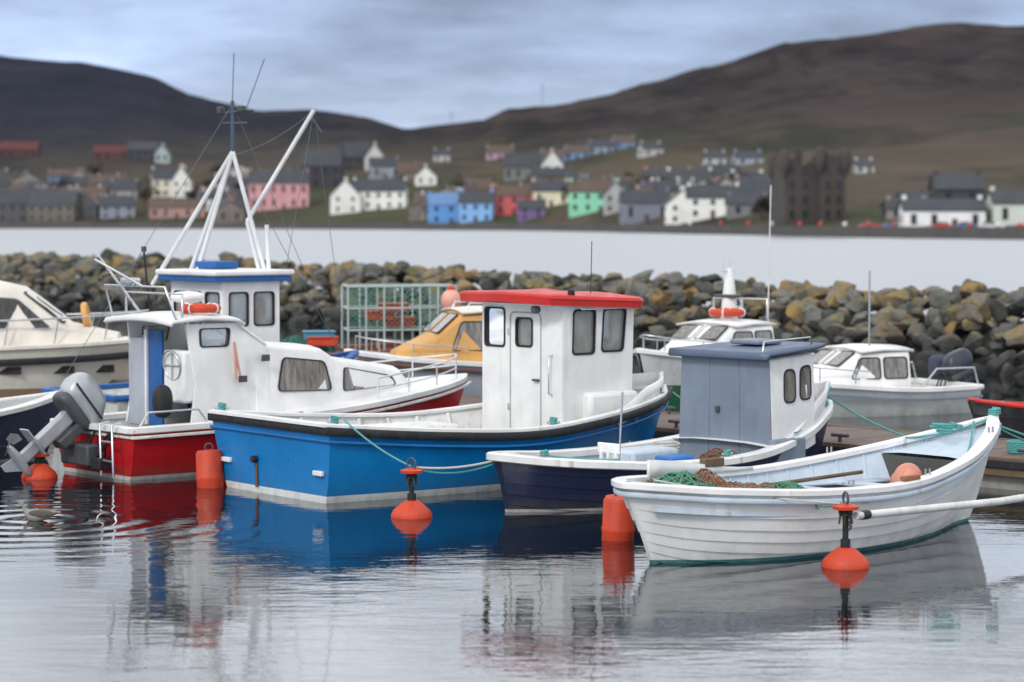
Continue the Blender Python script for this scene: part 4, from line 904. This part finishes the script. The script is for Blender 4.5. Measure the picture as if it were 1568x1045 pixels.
def castle():
    b,d=.1218,486.; z=th(b,d); e=empty('ruined_castle',(b*d,d,z-.6),R(8)); e.scale=(1.12,1.12,1.12); st=paint('castle_stone',(.066,.055,.050),.95,.5,(.026,.022,.02),scale=.5)
    def block(nm,x0,x1,y0,y1,h,seed):
        rs=random.Random(seed); pts=[(x0,y0),(x1,y0),(x1,y1),(x0,y1)]; per=[]
        for i in range(4):
            a=Vector(pts[i]);c=Vector(pts[(i+1)%4]); per+=[a.lerp(c,k/8) for k in range(8)]
        n=len(per); V=[(p.x,p.y,-4) for p in per]+[(p.x,p.y,h+rs.choice((0,-.3,-1.2,-.5,.4))) for p in per]+[(p.x*.86+(x0+x1)/2*.14,p.y*.86+(y0+y1)/2*.14,h-.6) for p in per]
        F=[(i,(i+1)%n,(i+1)%n+n,i+n) for i in range(n)]+[(i+n,(i+1)%n+n,(i+1)%n+2*n,i+2*n) for i in range(n)]+[tuple(range(2*n,3*n))]
        mobj(nm,V,F,st,e,0)
    block('main_tower',-5.2,3.6,-4,5,11.6,1); block('stair_wing',.8,5.4,-6,0,13.2,2)
    for k,(x,y,h) in enumerate(((-5.2,-4,10.4),(5.4,-6,10.8),(3.6,5,10),(-5.2,5,10),(.8,-6,11.0))):
        lathe('bartizan_%d'%(k+1),[(.1,-2.2),(.8,-.6),(1.0,0),(1.0,2.6),(.6,3.1),(.001,3.2)],st,e,(x,y,h),12)
    box('gable_chimney',(-1.8,0,12.4),(1.4,1.6,3),st,e,.1)
    V=[];F=[]
    for fl in range(4):
        for x,y,w in ((-3.8,-4,.8),(-1.4,-4,.9),(2.2,-6,.7),(4.2,-6,.7)):
            k=len(V); zc=2.2+fl*2.6; V+=[(x+i*w/2,y+j*.1,zc+l*.75) for l in (-1,1) for i,j in ((-1,-1),(1,-1),(1,1),(-1,1))]; F+=[tuple(k+i for i in q) for q in ((0,3,2,1),(4,5,6,7),(0,1,5,4),(1,2,6,5),(2,3,7,6),(3,0,4,7))]
    mobj('window_openings',V,F,WIN,e,0)
castle()
def seawall():
    V=[];F=[]
    bs=np.linspace(-.3,.3,120)
    for b in bs:
        d=ds_(b)-5
        for dd,z in ((0,-1),(0.3,2.0),(1.0,2.0),(1.2,-1)): V.append((b*(d+dd),d+dd,z))
    for i in range(len(bs)-1):
        for j in range(3): a=i*4+j; F.append((a,a+1,a+5,a+4))
    mobj('sea_wall',V,F,paint('sea_wall_stone',(.08,.075,.07),.9,.6,(.03,.03,.03),scale=.2),None,0)
seawall()
def trees():
    rs=random.Random(3); V=[];F=[];BV=[];BF=[]
    spots=[(-.107,860),(-.103,870),(-.1,905),(-.113,880),(-.024,800),(-.018,812),(-.012,806),(-.046,860),(.0255,700),(.106,520),(-.185,900),(-.15,880),(-.125,900),(-.13,870),(.062,640),(.047,690),(.09,600),(-.172,960),(-.12,960)]
    for b,d in spots:
        for q in range(2):
            bb=b+rs.uniform(-.003,.003); z=th(bb,d); x=bb*d; h=rs.uniform(4.5,9)*(.7 if b>.1 else 1)
            k=len(BV); n=6
            for zz,r in ((-1,.3),(h*.5,.18),(h*.9,.05)):
                BV+=[(x+r*math.cos(a*6.283/n),d+r*math.sin(a*6.283/n),z+zz) for a in range(n)]
            for l in range(2):
                for a in range(n): BF.append((k+l*n+a,k+l*n+(a+1)%n,k+(l+1)*n+(a+1)%n,k+(l+1)*n+a))
            for c in range(7):
                cx,cy,cz=x+rs.gauss(0,h*.22),d+rs.gauss(0,h*.22),z+h*rs.uniform(.4,1)
                for i in range(60):
                    p=Vector((cx+rs.gauss(0,h*.11),cy+rs.gauss(0,h*.11),cz+rs.gauss(0,h*.09))); k2=len(V)
                    for j in range(3): V.append(p+Vector((rs.uniform(-.4,.4),rs.uniform(-.4,.4),rs.uniform(-.4,.4))))
                    F.append((k2,k2+1,k2+2))
    e=empty('distant_trees'); tm=paint('winter_foliage',(.030,.026,.020),.9,.4,(.015,.015,.012),scale=.3)
    mobj('crowns',V,F,tm,e,0); mobj('trunks',BV,BF,tm,e,0)
trees()
for b,h in ((.0125,18),(-.0248,10)):
    d=1745.; x=b*d; z=th(b,d); e=empty('radio_mast',(x,d,z-1)); tube('lattice_pole',[(0,0,0),(0,0,h)],.2,GREYP,e); tube('cross_arms',None,.15,GREYP,e,multi=[[(-2,0,h*.7),(2,0,h*.7)],[(-1.4,0,h*.85),(1.4,0,h*.85)]])
for k in range(14):
    b=.075+.0105*k+rd.uniform(-.002,.002); d=ds_(b)-3.2; e=empty('shore_buoy',(b*d,d,2.0)); 
    blob('ball',(0,0,.35),(.4,.4,.4),ORANGE if k%3 else WHITE,e); tube('tail_rope',[(0,0,.7),(.3,0,.9)],.05,ROPE,e)
for k in range(6):
    b=.148+.010*k; d=ds_(b)+4; e=empty('parked_car',(b*d,d,th(b,d)),R(rd.uniform(-10,10)))
    cm=[paint('car_red',(.4,.03,.03),.3,.1),paint('car_blue',(.03,.12,.3),.3,.1),paint('car_white',(.6,.6,.6),.3,.1)][k%3]
    C=Cabin(e,'body',[(-2.1,.3,.85,.8,.75),(-1.9,.3,.95,.85,.8),(-1.2,.3,1.0,.87,.8),(1.0,.3,.98,.87,.8),(2.0,.3,.8,.85,.75),(2.1,.3,.6,.8,.7)],cm,.02); Cabin(e,'glasshouse',[(-1.6,.95,1.0,.75,.7),(-1.1,.95,1.42,.75,.6),(.4,.95,1.44,.75,.6),(1.1,.95,1.0,.75,.7)],PANED,.02)
    for s in (-1,1):
        for x in (-1.3,1.3): lathe('wheel_%d_%d'%(s+1,x>0),[(.001,-.1),(.3,-.1),(.32,0),(.3,.1),(.001,.1)],RUBBER,e,M=Matrix.Translation((x,s*.8,.32))@Matrix.Rotation(R(90),4,'X'),n=16)
# ================================================================== world, sun, camera
w=bpy.data.worlds.new('World'); S.world=w; w.use_nodes=True; nt=w.node_tree; bg=nt.nodes['Background']
sky=N(nt,'ShaderNodeTexSky',sky_type='NISHITA'); sky.sun_disc=False; sky.sun_elevation=R(36); sky.sun_rotation=R(208)
tc=N(nt,'ShaderNodeTexCoord'); sp=N(nt,'ShaderNodeSeparateXYZ'); nt.links.new(tc.outputs['Generated'],sp.inputs[0])
cr=N(nt,'ShaderNodeValToRGB'); nt.links.new(mrange(nt,sp.outputs[2],0,1),cr.inputs[0])
el=cr.color_ramp.elements
stops=[(0,(.72,.87,1.12)),(.04,(.66,.80,1.06)),(.065,(.50,.63,.90)),(.09,(.42,.53,.76)),(.13,(.82,.91,1.04)),(.2,(1.20,1.25,1.33)),(.5,(1.22,1.24,1.28)),(1,(1.02,1.05,1.10))]
while len(el)<len(stops): el.new(.5)
for q,(p,c) in zip(el,stops): q.position=p; q.color=(*c,1)
n1=noise_(nt,5.2,8,(1,1,4.8),.58,'Generated'); n2=noise_(nt,2.4,4,(1,1,3.5),.5,'Generated')
k=math_(nt,'MULTIPLY',mrange(nt,n1,.40,.63,.78,1.42),mrange(nt,n2,.36,.62,.76,1.16))
vm=N(nt,'ShaderNodeVectorMath',operation='SCALE'); nt.links.new(cr.outputs[0],vm.inputs[0]); nt.links.new(math_(nt,'MULTIPLY',k,10.),vm.inputs[3])
fin=mixc(nt,.94,sky.outputs[0],vm.outputs[0]); nt.links.new(fin,bg.inputs[0]); bg.inputs[1].default_value=.1
sun=bpy.data.lights.new('sun','SUN'); sun.energy=1.5; sun.angle=R(10); sun.color=(1,.97,.93); so=bpy.data.objects.new('sun',sun); COL.objects.link(so)
so.rotation_euler=Vector((.38,.72,-.58)).to_track_quat('-Z','Y').to_euler()
cam=bpy.data.cameras.new('camera'); co=bpy.data.objects.new('camera',cam); COL.objects.link(co); S.camera=co
co.location=(0,0,3.4); co.rotation_euler=(R(90-2.9),0,0); cam.lens=85; cam.sensor_width=36; cam.clip_end=12000; cam.clip_start=.5
cam.dof.use_dof=True; cam.dof.focus_distance=27.5; cam.dof.aperture_fstop=1.3
